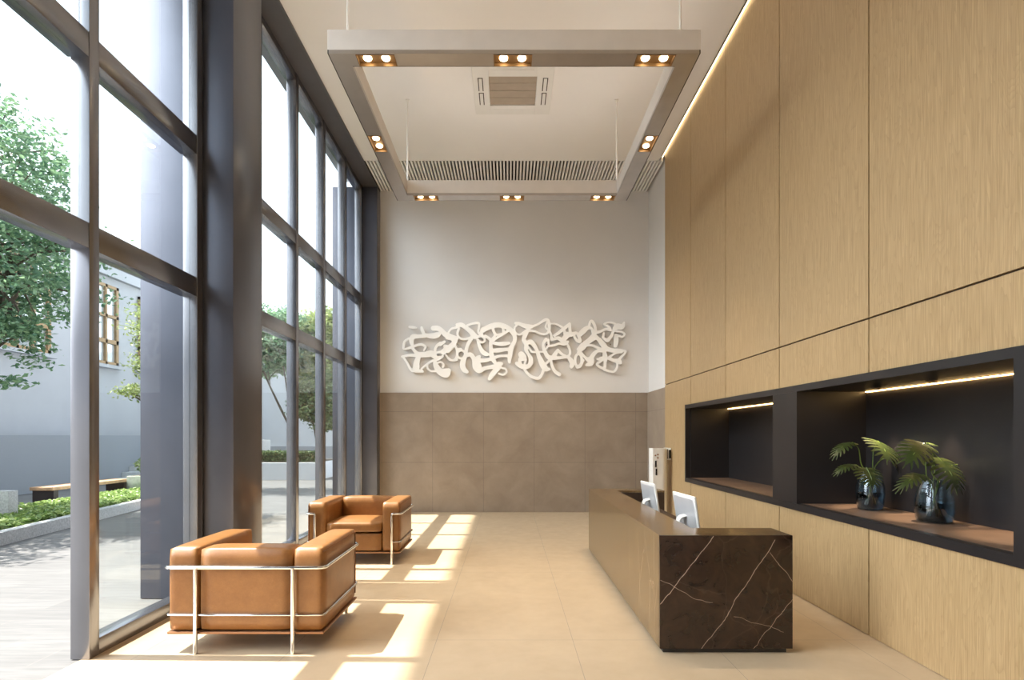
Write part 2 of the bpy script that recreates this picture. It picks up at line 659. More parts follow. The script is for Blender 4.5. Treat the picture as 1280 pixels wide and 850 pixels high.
# oak wall: dark core with an opening for the niche, and one panel per bay with real gaps
NY0, NY1, NZ0, NZ1 = 2.83, 8.43, 0.805, 1.975        # niche opening
bm = bmesh.new()
box(bm, XW + 0.02, XW + 0.9, YF, 9.55, 0.03, NZ0)
box(bm, XW + 0.02, XW + 0.9, YF, 9.55, NZ1, H + 0.2)
box(bm, XW + 0.02, XW + 0.9, NY1, 9.55, NZ0, NZ1)
box(bm, XW + 0.02, XW + 0.9, YF, NY0, NZ0, NZ1)
box(bm, XW + 0.75, XW + 0.9, NY0, NY1, NZ0, NZ1)
ow = obj('wall_right', bm, M['reveal'], kind='structure')
yj = [9.55, 8.20, 6.875, 5.51, 4.14, 2.78, 1.42, 0.06, -1.3, YF]
ZJ = 2.383
G = 0.007
for ya, yb in zip(yj[1:], yj):
    def panel(y0, y1, z0, z1):
        bobj('wood_panel', (XW, XW + 0.02, y0 + G, y1 - G, z0 + G, z1 - G), M['wood'], ow)
    panel(ya, yb, ZJ, H + 0.16)
    lo, hi = max(ya, NY0), min(yb, NY1)
    if hi - lo < 0.02:
        panel(ya, yb, 0.0, ZJ)
    elif ya < NY0 or yb > NY1:
        bm = bmesh.new()
        y0, y1, n0, n1 = ya + G, yb - G, max(NY0, ya + G), min(NY1, yb - G)
        box(bm, XW, XW + 0.02, y0, y1, NZ1, ZJ - G)
        box(bm, XW, XW + 0.02, y0, y1, 0.005, NZ0)
        if yb > NY1:
            box(bm, XW, XW + 0.02, NY1, y1, NZ0, NZ1)
        if ya < NY0:
            box(bm, XW, XW + 0.02, y0, NY0, NZ0, NZ1)
        obj('wood_panel', bm, M['wood'], ow)
    else:
        panel(ya, yb, NZ1 - G, ZJ)
        panel(ya, yb, 0.0, NZ0 + G)

# LED cove between ceiling and oak wall
cl = thing('cove_light', 'long warm glowing light strip where ceiling meets the oak wall', 'light strip', (2.677, 3.7, H + 0.05))
bobj('led_strip', (-0.010, 0.018, YF - 3.7 + 0.05, 9.66 - 3.7, -0.006, 0.006), M['led'], cl)
bobj('channel', (-0.022, 0.02, YF - 3.7 + 0.04, 9.67 - 3.7, 0.007, 0.02), M['fixture'], cl)

# slatted vent at the back of the ceiling
sv = thing('slatted_vent', 'white slatted linear vent across the ceiling along the back wall', 'vent', (0, 10.29, H))
bm = bmesh.new()
x = XC + 0.02
while x < XR - 0.04:
    box(bm, x, x + 0.030, 9.70 - 10.29, YB - 0.002 - 10.29, 0.0, 0.07)
    x += 0.0605
obj('slats', bm, M['ceil'], sv)
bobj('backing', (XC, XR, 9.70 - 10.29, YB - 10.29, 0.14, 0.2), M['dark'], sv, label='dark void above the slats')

# columns, room side and outside
for i, (y0, y1) in enumerate(((-0.47, 0.1), (5.09, 5.67), (10.64, YB - 0.001))):
    bm = bmesh.new()
    box(bm, -3.40, XC, y0, y1, 0.0, H - 0.026, 0.006, 2)
    obj('trim_%d' % (i + 2), bm, M['column'], kind='structure', smooth=True)

# window bays
T1, T2 = (2.76, 2.93), (4.04, 4.21)


def window(n, posts, y0, y1, open_to=None):
    w = bpy.data.objects.new('window_%d' % n, None)
    COL.objects.link(w)
    w['kind'] = 'structure'
    xo = XG - 0.13
    for p in posts:
        bobj('mullion', (xo, XG, p, p + 0.09, 0.0, H - 0.026), M['bronze'], w, bev=0.004)
    edges = []
    prev = y0
    for p in posts:
        if p - prev > 0.03:
            edges.append((prev, p))
        prev = p + 0.09
    if y1 - prev > 0.03:
        edges.append((prev, y1))
    for a, b in edges:
        doorway = open_to is not None and a < open_to
        for z0, z1 in (T1, T2, (H - 0.12, H - 0.03)):
            bobj('transom', (xo - 0.02, XG - 0.003, a, b, z0, z1), M['bronze'], w, bev=0.003)
        if not doorway:
            bobj('sill', (xo, XG - 0.003, a, b, 0.0, 0.115), M['bronze'], w, bev=0.003)
        for z0, z1 in ((0.115, T1[0]), (T1[1], T2[0]), (T2[1], H - 0.12)):
            if doorway and z0 < 1:
                continue
            bobj('glass_pane', (XG - 0.074, XG - 0.066, a, b, z0, z1), M['pane'], w)


window(1, [0.12, 1.37, 2.52, 3.70, 4.98], 0.1, 5.09, open_to=3.7)
window(2, [5.69, 6.20, 7.30, 8.38, 9.49, 10.545], 5.67, 10.64)
window(3, [-1.6], YF, -0.47)

# added unseen canopy and facade shell that keep the high sun off the upper glazing
bm = bmesh.new()
box(bm, -3.4, 3.4, YF, YB + 0.5, 13.7, 14.0)
box(bm, -8.9, -3.0, YF - 3, YB + 0.6, 14.0, 14.3)
box(bm, -3.4, -3.0, YF, YB + 0.5, 6.75, 13.7)
obj('added_sun_screen', bm, M['render'], kind='structure')

# ================================================================== OUTSIDE
bobj('plaza_paving', (-30, XG - 0.06, -12, 45, -0.15, -0.005), M['paving'], kind='structure')


def leaves(pts, size, seed, up=0.5, aspect=0.55):
    """folded two-quad leaves at the given points -> mesh data"""
    rs = np.random.RandomState(seed)
    n = len(pts)
    d = rs.normal(size=(n, 3))
    d[:, 2] *= 0.5
    d /= np.linalg.norm(d, axis=1)[:, None]
    nr = rs.normal(size=(n, 3)) * (1 - up)
    nr[:, 2] += up
    s = np.cross(d, nr)
    s /= np.linalg.norm(s, axis=1)[:, None] + 1e-9
    k = np.cross(s, d)
    sz = size * (0.65 + 0.7 * rs.rand(n))[:, None]
    p = np.asarray(pts)
    base, tip = p - d * sz * 0.5, p + d * sz * 0.5
    l = p + s * sz * aspect * 0.5 + k * sz * 0.08
    r = p - s * sz * aspect * 0.5 + k * sz * 0.08
    V = np.stack([base, l, tip, r], 1).reshape(-1, 3)
    Fc = [(4 * i, 4 * i + 1, 4 * i + 2) for i in range(n)] + [(4 * i, 4 * i + 2, 4 * i + 3) for i in range(n)]
    return V, Fc


def mesh_obj(name, V, Fc, mat, parent=None):
    me = bpy.data.meshes.new(name)
    me.from_pydata([tuple(v) for v in V], [], Fc)
    me.materials.append(mat)
    o = bpy.data.objects.new(name, me)
    COL.objects.link(o)
    if parent:
        o.parent = parent
    return o


def tree(name, label, base, trunk_h, lobes, nleaf, lsize, mat, seed, group, rad=0.09, fork=3):
    """base point, lobes = crown ellipsoids (x,y,z,rx,ry,rz) relative to the base"""
    rs = np.random.RandomState(seed)
    t = thing(name, label, 'tree', base, group)
    bm = bmesh.new()
    top = Vector((0, 0, trunk_h))
    tube(bm, [(0, 0, -0.02), (0.02, 0, trunk_h * 0.5), top], [rad, rad * 0.85, rad * 0.75], 8)
    P = []
    vol = np.array([l[3] * l[4] * l[5] for l in lobes]) ** 0.75
    vol /= vol.sum()
    for l, share in zip(lobes, vol):
        c = Vector(l[:3])
        n = int(nleaf * share)
        ncl = max(4, int(n / 70))
        mid = top.lerp(c, 0.5) + Vector((0, 0, -0.12))
        tube(bm, rounded([top - Vector((0, 0, 0.06)), mid, c], 0.4, 4), [rad * 0.55 * (1 - 0.08 * k) for k in range(len(rounded([top, mid, c], 0.4, 4)))], 6)
        for j in range(ncl):
            d = rs.normal(size=3)
            d /= np.linalg.norm(d)
            cc = np.array(l[:3]) + d * np.array(l[3:]) * (0.45 + 0.55 * rs.rand() ** 0.6)
            m = max(3, n // ncl)
            P.append(cc + rs.normal(size=(m, 3)) * np.array([0.22, 0.22, 0.10]) * (0.6 + 0.25 * min(l[3:])))
            if j % 3 == 0:
                e = Vector(cc)
                s = c.lerp(top, 0.35 * rs.rand())
                tube(bm, [s, s.lerp(e, 0.5) + Vector((0, 0, 0.05)), e], [rad * 0.22, rad * 0.15, rad * 0.07], 5)
    obj('trunk', bm, M['bark'], t, smooth=True)
    V, Fc = leaves(np.concatenate(P), lsize, seed + 1)
    mesh_obj('foliage', V, Fc, mat, t)
    return t


# building across the plaza, its face along the plaza
bd = thing('building', 'pale rendered building with brown framed windows across the plaza', 'building', (-14, 16, 0))
bobj('wall', (-6, 0, -14, 10.9, 0, 7.5), M['render'], bd)
bobj('plinth', (0.0, 1.55, -14, 11.0, 0, 1.52), M['plinth'], bd, label='rough grey granite plinth')
bobj('cornice', (0.0, 0.18, -14, 11.2, 7.05, 7.5), M['render'], bd)
for k in range(4):
    y0 = (12.1 + 2.9 * k) - 16
    y1 = y0 + 1.75
    f = bmesh.new()
    z0, z1 = 3.98, 6.75
    for (a, b, c, d) in ((y0, y0 + .12, z0, z1), (y1 - .12, y1, z0, z1), (y0 + .55, y0 + .64, z0, z1), (y1 - .64, y1 - .55, z0, z1),
                         (y0, y1, z0, z0 + .10), (y0, y1, z1 - .1, z1), (y0, y1, 4.72, 4.86), (y0, y1, 5.62, 5.72)):
        box(f, 0.02, 0.12, a, b, c, d)
    wf = obj('window', f, M['brownframe'], bd, label='brown timber window frame')
    bobj('pane', (0.025, 0.04, y0 + .01, y1 - .01, z0 + .01, z1 - .01), M['farpane'], wf)
    bobj('sill', (0.0, 0.2, y0 - 0.15, y1 + 0.15, z0 - 0.12, z0 - 0.005), M['render'], wf)

fb = thing('building', 'pale grey rendered wall building closing the far end of the plaza', 'building', (-9, 27, 0))
bobj('wall', (-4.7, 6, 0, 4, 0, 5.6), M['farwall'], fb)
bobj('plinth', (-4.7, 6, -0.08, 0.0, 0, 1.0), M['render'], fb)
f = bmesh.new()
for a, b, c, d in ((1.15, 1.27, 3.1, 4.7), (1.75, 1.87, 3.1, 4.7), (1.15, 1.87, 3.1, 3.2), (1.15, 1.87, 4.6, 4.7), (1.15, 1.87, 3.85, 3.93)):
    box(f, a, b, -0.08, -0.02, c, d)
wf = obj('window', f, M['brownframe'], fb)
bobj('pane', (1.16, 1.86, -0.035, -0.025, 3.11, 4.69), M['farpane'], wf)

bobj('unseen_reflect_wall', (-30, -3.5, -15, -14, 0, 5.5), M['render'], kind='structure')  # added unseen behind the camera, darkens the low reflections in the columns

# stair against the building
bm = bmesh.new()
for k in range(8):
    box(bm, -1.6, 1.6, 0.34 * k, 4.0, 0.17 * k, 0.17 * (k + 1))
st = obj('stone_steps', bm, M['steps'])
st.location = (-10.84, 17.4, -0.005)
tag(st, 'grey stone steps rising at the foot of the pale building', 'steps')

# planting bed
bed = thing('planting_bed', 'low granite kerb around the long planting bed outside', 'planter', (-8.4, 11, -0.005))
k0, k1 = Vector((-6.55, 5.0, 0)), Vector((-8.55, 17.5, 0))
dirv = (k1 - k0).normalized()
nv = Vector((dirv.y, -dirv.x, 0))
bm = bmesh.new()
for (a, b) in ((k0, k1),):
    vs = [bm.verts.new(p - Vector((-8.4, 11, 0)) + Vector((0, 0, z))) for z in (0, 0.18) for p in (a, b, b - nv * 0.16, a - nv * 0.16)]
    for q in ((0, 1, 2, 3), (4, 5, 6, 7), (0, 1, 5, 4), (1, 2, 6, 5), (2, 3, 7, 6), (3, 0, 4, 7)):
        bm.faces.new([vs[i] for i in q])
obj('front_kerb', bm, M['granite'], bed)
bm = bmesh.new()
bk0, bk1 = Vector((-9.1, 5.0, 0)), Vector((-9.3, 17.5, 0))
vs = [bm.verts.new(p - Vector((-8.4, 11, 0)) + Vector((0, 0, z))) for z in (0, 0.18) for p in (bk0, bk1, bk1 + Vector((0.12, 0, 0)), bk0 + Vector((0.12, 0, 0)))]
for q in ((0, 1, 2, 3), (4, 5, 6, 7), (0, 1, 5, 4), (1, 2, 6, 5), (2, 3, 7, 6), (3, 0, 4, 7)):
    bm.faces.new([vs[i] for i in q])
obj('rear_kerb', bm, M['granite'], bed)
soil = bmesh.new()
vs = [soil.verts.new(p - Vector((-8.4, 11, 0)) + Vector((0, 0, 0.12))) for p in (k0 - nv * 0.15, k1 - nv * 0.15, bk1 + Vector((0.1, 0, 0)), bk0 + Vector((0.1, 0, 0)))]
soil.faces.new(vs)
obj('soil', soil, M['bark'], bed, label='dark soil')
rs = np.random.RandomState(3)
P = []
while len(P) < 24000:
    y = 5.1 + 12.3 * rs.rand() ** 0.8
    tt = (y - 5) / 12.5
    xa, xb = k0.x + (k1.x - k0.x) * tt - 0.2, -9.02 - 0.2 * tt
    P.append((xb + (xa - xb) * rs.rand(), y, 0.14 + 0.10 * rs.rand()))
V, Fc = leaves(np.array(P), 0.085, 5, up=0.75, aspect=0.7)
gc = mesh_obj('ground_cover', V, Fc, M['leaf_d'])
tag(gc, 'low green leafy ground cover filling the bed outside', 'plants', kind='stuff')

sb = bobj('stone_block', (-0.45, 0.45, -0.09, 0.09, 0, 0.50), M['granite'], bev=0.008)
sb.location = (-8.60, 9.08, 0.10)
tag(sb, 'grey granite seat block standing in the planting bed', 'block')

bn = thing('bench', 'low timber topped bench on dark legs beyond the planting bed', 'bench', (-9.62, 12.5, -0.005))
bobj('seat', (-0.24, 0.24, -1.15, 1.15, 0.38, 0.45), M['bench'], bn, bev=0.006)
bobj('leg', (-0.22, 0.22, -1.1, -0.98, 0.0, 0.38), M['benchleg'], bn)
bobj('leg', (-0.22, 0.22, 0.98, 1.1, 0.0, 0.38), M['benchleg'], bn)

pb = thing('planter_box', 'square greenish stone planter at the end of the planting bed', 'planter', (-8.85, 14.0, 0.12))
bm = bmesh.new()
box(bm, -0.5, 0.5, -0.5, 0.5, 0, 0.40, 0.012)
obj('box', bm, M['cast'], pb, smooth=True)
bobj('soil', (-0.44, 0.44, -0.44, 0.44, 0.395, 0.405), M['bark'], pb)
sh = thing('shrub', 'small rounded dark green shrub in the square planter', 'shrub', (-8.85, 13.95, 0.52))
bm = bmesh.new()
tube(bm, [(0, 0, 0), (0.02, 0, 0.3)], [0.03, 0.015], 6)
for k in range(6):
    a = k * 1.05
    tube(bm, [(0, 0, 0.05), (0.3 * math.cos(a), 0.3 * math.sin(a), 0.28)], [0.015, 0.006], 5)
obj('stems', bm, M['bark'], sh)
q = rs.normal(size=(1500, 3))
q /= np.linalg.norm(q, axis=1)[:, None]
q = q * (0.6 + 0.4 * rs.rand(1500))[:, None] * np.array([0.52, 0.52, 0.26]) + np.array([0, 0, 0.25])
V, Fc = leaves(q, 0.085, 9, 0.5)
mesh_obj('foliage', V, Fc, M['leaf_c'], sh)

GR = 'trees around the plaza outside'
tree('tree', 'large dense green tree nearest the open doorway at left', (-9.15, 9.6, 0.12), 2.6,
     [(-0.2, 0, 5.2, 1.7, 1.7, 1.7), (0.6, -0.1, 4.5, 1.35, 1.4, 1.1), (0.9, -0.4, 3.7, 1.1, 1.1, 0.7), (0.75, -0.6, 2.85, 0.85, 0.9, 0.36),
      (0.2, -0.5, 2.4, 0.8, 0.8, 0.25), (-1.4, 0.2, 4.0, 1.2, 1.3, 1.2), (-0.4, -2.5, 4.3, 1.3, 1.2, 0.9), (0.0, 0.0, 6.5, 1.1, 1.2, 0.8)], 25000, 0.10, M['leaf_a'], 11, GR, 0.12)
tree('tree', 'slender light green tree seen right of the doorway post', (-8.70, 15.0, 0.12), 1.9,
     [(-0.35, 0, 4.3, 1.0, 1.1, 1.2), (0.0, 0, 5.2, 0.8, 0.9, 1.0), (-0.7, 0, 3.5, 0.6, 0.8, 0.6), (-1.3, -0.3, 2.45, 0.55, 0.5, 0.28), (0.9, 0, 4.2, 0.9, 1, 1.3), (0.5, 0, 6.3, .6, .7, .7)],
     11000, 0.10, M['leaf_b'], 23, GR, 0.10)

hp = thing('raised_planter', 'pale raised planter wall holding the hedge and trees far outside', 'planter', (-8.6, 20.3, -0.005))
bm = bmesh.new()
box(bm, -0.55, 2.1, -1.5, 1.6, 0, 0.60, 0.01)
obj('wall', bm, M['farwall'], hp)
bobj('soil', (-0.45, 2.0, -1.4, 1.5, 0.595, 0.605), M['bark'], hp)
N = 6000
q = np.stack([-0.42 + 2.4 * rs.rand(N), -1.4 + 0.7 * rs.rand(N), 0.60 + 0.38 * rs.rand(N) ** 0.7], 1)
V, Fc = leaves(q, 0.10, 31, 0.5)
hd = mesh_obj('hedge', V, Fc, M['leaf_c'])
hd.location = (-8.6, 20.3, -0.005)
tag(hd, 'clipped dark green hedge along the top of the raised planter', 'hedge', kind='stuff')
tree('tree', 'leaning multi branched tree above the far hedge, left of its group', (-7.9, 20.4, 0.6), 0.9,
     [(-0.6, 0, 4.6, 1.3, 1.2, 1.1), (-1.4, 0, 3.8, 0.9, 1, 0.8), (-0.3, 0.3, 3.7, 0.7, 0.7, 0.6), (-1.9, 0, 4.9, 0.8, 0.8, 0.6)], 14000, 0.15, M['leaf_a'], 41, GR, 0.07)
tree('tree', 'tall green tree above the far hedge, tallest of its group', (-7.2, 21.0, 0.6), 1.4,
     [(0.0, 0, 4.6, 1.2, 1.1, 1.2), (0.5, 0, 3.6, 0.9, 1, 0.7), (-0.3, 0, 3.3, 0.6, 0.7, 0.5), (0.9, 0, 4.6, 0.9, 0.9, 0.9)], 14000, 0.15, M['leaf_b'], 43, GR, 0.08)
tree('tree', 'short dark bushy tree above the far hedge, right of its group', (-6.85, 19.7, 0.6), 0.7,
     [(0.0, 0, 2.0, 0.75, 0.7, 0.85), (0.4, 0, 1.5, 0.5, 0.5, 0.5), (-0.3, 0, 2.5, 0.5, 0.5, 0.5), (0.1, 0, 2.9, 0.5, 0.5, 0.5)], 9000, 0.12, M['leaf_c'], 47, GR, 0.06)

# ================================================================== DISPLAY NICHE
nz0, nz1 = NZ0 + 0.062, NZ1 - 0.06
XB = 3.34
ni = thing('display_niche', 'long charcoal display niche recessed in the oak wall', 'niche', (XW, 0, 0))
X0 = -0.012
bm = bmesh.new()
box(bm, X0, 0.06, NY0, NY1, nz1, NZ1)
box(bm, X0, 0.06, NY0, NY1, NZ0, nz0 - 0.001)
box(bm, X0, 0.06, NY1 - 0.04, NY1, nz0 - 0.001, nz1)
box(bm, X0, XB - XW - 0.001, NY0, 2.94, nz0 - 0.001, nz1)
obj('frame', bm, M['niche'], ni)
dv = bmesh.new()
box(dv, X0 + 0.004, XB - XW, 5.16, 5.63, nz0, nz1)
obj('divider', dv, M['niche'], ni)
bobj('back_panel', (XB - XW, XB - XW + 0.04, NY0, NY1, NZ0, NZ1), M['niche'], ni)
bobj('shelf', (0.06, XB - XW, NY0, NY1, NZ0, nz0), M['shelf'], ni, label='brown black shelf board')
bm = bmesh.new()
box(bm, 0.06, XB - XW - 0.06, NY0, NY1, nz1, NZ1)
box(bm, XB - XW - 0.06, XB - XW, NY0, NY1, NZ1 - 0.012, NZ1)
obj('top_board', bm, M['niche'], ni)
for y0, y1 in ((5.63, NY1 - 0.04), (2.94, 5.16)):
    e = bobj('side_panel', (0.06, XB - XW, y1 - 0.012, y1 + 0.0, nz0, nz1), M['niche'], ni) if y1 > 6 else None
    bobj('light_strip', (XB - XW - 0.016, XB - XW - 0.002, y0 + 0.001, y1 - 0.014, nz1 - 0.009, nz1 - 0.001), M['led_niche'], ni, label='warm glowing light strip')


def spot(name, parent, loc, energy, angle, blend, col=(1.0, 0.80, 0.56), rad=0.03, rot=(0, 0, 0)):
    d = bpy.data.lights.new(name, 'SPOT')
    d.energy = energy
    d.spot_size = R(angle)
    d.spot_blend = blend
    d.color = col
    d.shadow_soft_size = rad
    o = bpy.data.objects.new(name, d)
    COL.objects.link(o)
    o.location = loc
    o.rotation_euler = rot
    if parent:
        o.parent = parent
    return o


for y in (4.78, 4.16, 3.4):
    bm = bmesh.new()
    lathe(bm, [(0.0, 0), (0.035, 0), (0.035, -0.006), (0.026, -0.008), (0.0, -0.006)], 20)
    dl = obj('downlight', bm, M['tray'], ni)
    dl.location = (0.49, y, nz1)
    spot('niche_spot', dl, (0, 0, -0.02), 62, 44, 0.6, rad=0.02)

# ================================================================== PENDANT LIGHT FRAME
FX0, FX1, FY0, FY1 = -1.621, 1.714, 4.927, 8.01
FZ0, FZ1 = 4.913, 5.128
BW = 0.18
cx, cy = (FX0 + FX1) / 2, (FY0 + FY1) / 2
pf = thing('pendant_light_frame', 'large square pendant light frame hung from the white ceiling', 'pendant light', (cx, cy, FZ0))
SK = 0.035            # thickness of the bottom skin
mods = [(-1.20, 'x', 0), (0.036, 'x', 0), (1.324, 'x', 0), (-1.184, 'x', 1), (0.046, 'x', 1), (1.345, 'x', 1), (6.45, 'y', 0), (6.45, 'y', 1)]
ML = 0.35


def bar(x0, x1, y0, y1, ms, axis):
    bm = bmesh.new()
    box(bm, x0 - cx, x1 - cx, y0 - cy, y1 - cy, SK, FZ1 - FZ0)
    o = obj('bar', bm, M['fixture'], pf)
    bm = bmesh.new()
    a, b = (x0, x1) if axis == 'x' else (y0, y1)
    cuts = sorted(ms)
    s = a
    for c in cuts + [None]:
        e = b if c is None else c - ML / 2
        if axis == 'x':
            box(bm, s - cx, e - cx, y0 - cy + 0.012, y1 - cy - 0.012, 0, SK)
        else:
            box(bm, x0 - cx + 0.012, x1 - cx - 0.012, s - cy, e - cy, 0, SK)
        s = None if c is None else c + ML / 2
    obj('bottom_plate', bm, M['skin'], o, label='satin metal underside')
    g = bmesh.new()
    if axis == 'x':
        box(g, x0 - cx, x1 - cx, y1 - cy - 0.012, y1 - cy - 0.002, 0.002, SK)
        box(o_ := bmesh.new(), x0 - cx, x1 - cx, y0 - cy, y0 - cy + 0.0125, 0, SK)
    else:
        outer = x0 < 0
        if outer:
            box(g, x0 - cx + 0.002, x0 - cx + 0.012, y0 - cy, y1 - cy, 0.002, SK)
            box(o_ := bmesh.new(), x1 - cx - 0.0125, x1 - cx, y0 - cy, y1 - cy, 0, SK)
        else:
            box(g, x1 - cx - 0.012, x1 - cx - 0.002, y0 - cy, y1 - cy, 0.002, SK)
            box(o_ := bmesh.new(), x0 - cx, x0 - cx + 0.0125, y0 - cy, y1 - cy, 0, SK)
    obj('edge_lip', o_, M['skin'], o)
    obj('shadow_gap', g, M['dark'], o)


bar(FX0, FX0 + BW, FY0, FY1, [6.45], 'y')
for b_ in ((FX0 + 0.05, FX0 + 0.12, FY0 + 0.2, FY1 - 0.2), (FX1 - 0.12, FX1 - 0.05, FY0 + 0.2, FY1 - 0.2),
           (FX0 + 0.25, FX1 - 0.25, FY0 + 0.05, FY0 + 0.12), (FX0 + 0.25, FX1 - 0.25, FY1 - 0.12, FY1 - 0.05)):
    bobj('fill_strip', (b_[0] - cx, b_[1] - cx, b_[2] - cy, b_[3] - cy, FZ1 - FZ0, FZ1 - FZ0 + 0.004), M['fill_glow'], pf, label='added glowing strip that brightens the ceiling')  # added emitters, hidden from below, that lift the ceiling brightness
bar(FX1 - BW, FX1, FY0, FY1, [6.45], 'y')
bar(FX0 + BW, FX1 - BW, FY0, FY0 + BW, [m[0] for m in mods[:3]], 'x')
bar(FX0 + BW, FX1 - BW, FY1 - BW, FY1, [m[0] for m in mods[3:6]], 'x')
for p, ax, side in mods:
    if ax == 'x':
        mx, my = p, (FY0 + BW / 2 if side == 0 else FY1 - BW / 2)
        hx, hy = ML / 2 - 0.001, BW / 2 - 0.014
    else:
        mx, my = (FX0 + BW / 2 if side == 0 else FX1 - BW / 2), p
        hx, hy = BW / 2 - 0.014, ML / 2 - 0.001
    mx -= cx
    my -= cy
    bm = bmesh.new()
    box(bm, mx - hx, mx + hx, my - hy, my + hy, 0.024, 0.034)
    box(bm, mx - hx, mx - hx + 0.008, my - hy, my + hy, -0.004, 0.024)
    box(bm, mx + hx - 0.008, mx + hx, my - hy, my + hy, -0.004, 0.024)
    box(bm, mx - hx + 0.008, mx + hx - 0.008, my - hy, my - hy + 0.006, -0.004, 0.024)
    box(bm, mx - hx + 0.008, mx + hx - 0.008, my + hy - 0.006, my + hy, -0.004, 0.024)
    mo = obj('light_module', bm, M['tray'], pf, label='bronze tray with two warm lamps')
    for s in (-1, 1):
        lx, ly = (mx + s * 0.083, my) if ax == 'x' else (mx, my + s * 0.083)
        bm = bmesh.new()
        lathe(bm, [(0.0, 0.012), (0.034, 0.012), (0.037, 0.016), (0.038, 0.0235), (0.0, 0.0235)], 24)
        lo = obj('lamp', bm, M['bulb'], mo, label='lit warm lamp')
        lo.location = (lx, ly, 0)
        if ax == 'x' and side == 1:
            spot('lamp_spot', lo, (0, 0, -0.01), LAMP * 0.36, 125, 1.0, rad=0.04, rot=(R(24), 0, 0))
        else:
            spot('lamp_spot', lo, (0, 0, -0.01), LAMP, 70, 1.0, rad=0.04)
for x, y in ((FX0 + 0.155, 5.02), (FX1 - 0.155, 5.02), (FX0 + 0.165, 7.93), (FX1 - 0.165, 7.93)):
    bm = bmesh.new()
    tube(bm, [(x - cx, y - cy, FZ1 - FZ0 - 0.01), (x - cx, y - cy, H - FZ0)], 0.011, 8)
    lathe(bm, [(0.0, H - FZ0 - 0.02), (0.025, H - FZ0 - 0.02), (0.025, H - FZ0)], 16, x - cx, y - cy)
    obj('cable', bm, M['wire'], pf, smooth=True)

# ceiling cassette
ac = thing('ceiling_cassette', 'square white air conditioning cassette set in the ceiling', 'air conditioner', (0.055, 7.70, H))
bm = bmesh.new()
for (a, b, c, d) in ((-0.545, -0.325, -0.545, 0.545), (0.325, 0.545, -0.545, 0.545), (-0.325, 0.325, -0.545, -0.325), (-0.325, 0.325, 0.325, 0.545)):
    box(bm, a, b, c, d, -0.03, 0.0, 0.004)
obj('frame', bm, M['plastic'], ac)
bm = bmesh.new()
box(bm, -0.324, 0.324, -0.324, 0.324, -0.012, -0.004)
for k in range(1, 4):
    box(bm, -0.324, 0.324, -0.324 + 0.162 * k - 0.004, -0.324 + 0.162 * k + 0.004, -0.018, -0.012)
for k in range(1, 24):
    box(bm, -0.324 + 0.027 * k - 0.002, -0.324 + 0.027 * k + 0.002, -0.324, 0.324, -0.0155, -0.012)
obj('grille', bm, M['grille'], ac, label='taupe intake grille')
for s in (-1, 1):
    bm = bmesh.new()
    box(bm, s * 0.44 - 0.035, s * 0.44 + 0.035, -0.3, -0.02, -0.033, -0.030)
    box(bm, s * 0.44 - 0.035, s * 0.44 + 0.035, 0.02, 0.3, -0.033, -0.030)
    fl = obj('air_slot', bm, M['reveal'], ac)
    bm = bmesh.new()
    box(bm, s * 0.44 - 0.022, s * 0.44 + 0.022, -0.29, -0.03, -0.039, -0.033)
    box(bm, s * 0.44 - 0.022, s * 0.44 + 0.022, 0.03, 0.29, -0.039, -0.033)
    obj('flap', bm, M['plastic'], fl)
for s in (-1, 1):
    bm = bmesh.new()
    box(bm, -0.28, 0.28, s * 0.44 - 0.03, s * 0.44 + 0.03, -0.034, -0.030)
    obj('flap', bm, M['plastic'], ac)

# ================================================================== WALL SCULPTURE
S_A = [[(160, 175, 14), (210, 180, 14), (240, 185, 6)], [(300, 180, 12), (310, 220, 18), (340, 265, 16), (420, 280, 30), (480, 270, 30), (515, 250, 14)],
       [(340, 280, 18), (260, 285, 20), (200, 290, 28), (180, 340, 25), (190, 380, 18)], [(150, 310, 10), (100, 345, 11), (85, 400, 10), (90, 435, 8), (160, 420, 12), (240, 392, 13), (300, 382, 13), (345, 410, 12), (330, 450, 10)],
       [(190, 420, 16), (230, 470, 18), (270, 500, 28), (340, 500, 30), (420, 490, 34), (450, 530, 16), (520, 532, 12)], [(70, 525, 12), (150, 510, 12), (250, 510, 18)],
       [(85, 535, 10), (130, 600, 10), (160, 660, 12), (190, 690, 16)], [(260, 540, 26), (240, 600, 32), (235, 660, 36), (200, 690, 18)], [(230, 690, 22), (310, 700, 14)],
       [(300, 670, 10), (370, 610, 10), (440, 570, 12), (500, 560, 12), (550, 520, 12)], [(370, 620, 9), (370, 660, 9), (410, 695, 9), (460, 695, 10)],
       [(460, 600, 22), (480, 650, 32), (530, 710, 38), (600, 740, 28), (635, 685, 12)], [(560, 700, 30), (620, 680, 15)], [(480, 600, 9), (530, 590, 9), (560, 620, 10), (550, 650, 10)],
       [(440, 190, 28), (490, 190, 28), (540, 220, 26), (580, 260, 28), (640, 290, 30), (690, 315, 36)], [(520, 370, 18), (480, 400, 14), (460, 450, 14), (465, 520, 14)],
       [(570, 350, 14), (520, 382, 18)], [(575, 400, 18), (600, 420, 26), (560, 470, 32)], [(620, 420, 24), (670, 380, 26), (700, 340, 24)], [(470, 478, 10), (530, 470, 14), (560, 460, 20)],
       [(620, 240, 10), (650, 200, 10), (708, 180, 10)], [(590, 510, 10), (630, 560, 10), (690, 570, 10), (720, 560, 10)]]


def ring(cx_, cy_, rx, ry, w, n=14):
    return [(cx_ + rx * math.cos(2 * math.pi * k / n), cy_ + ry * math.sin(2 * math.pi * k / n), w) for k in range(n + 1)]


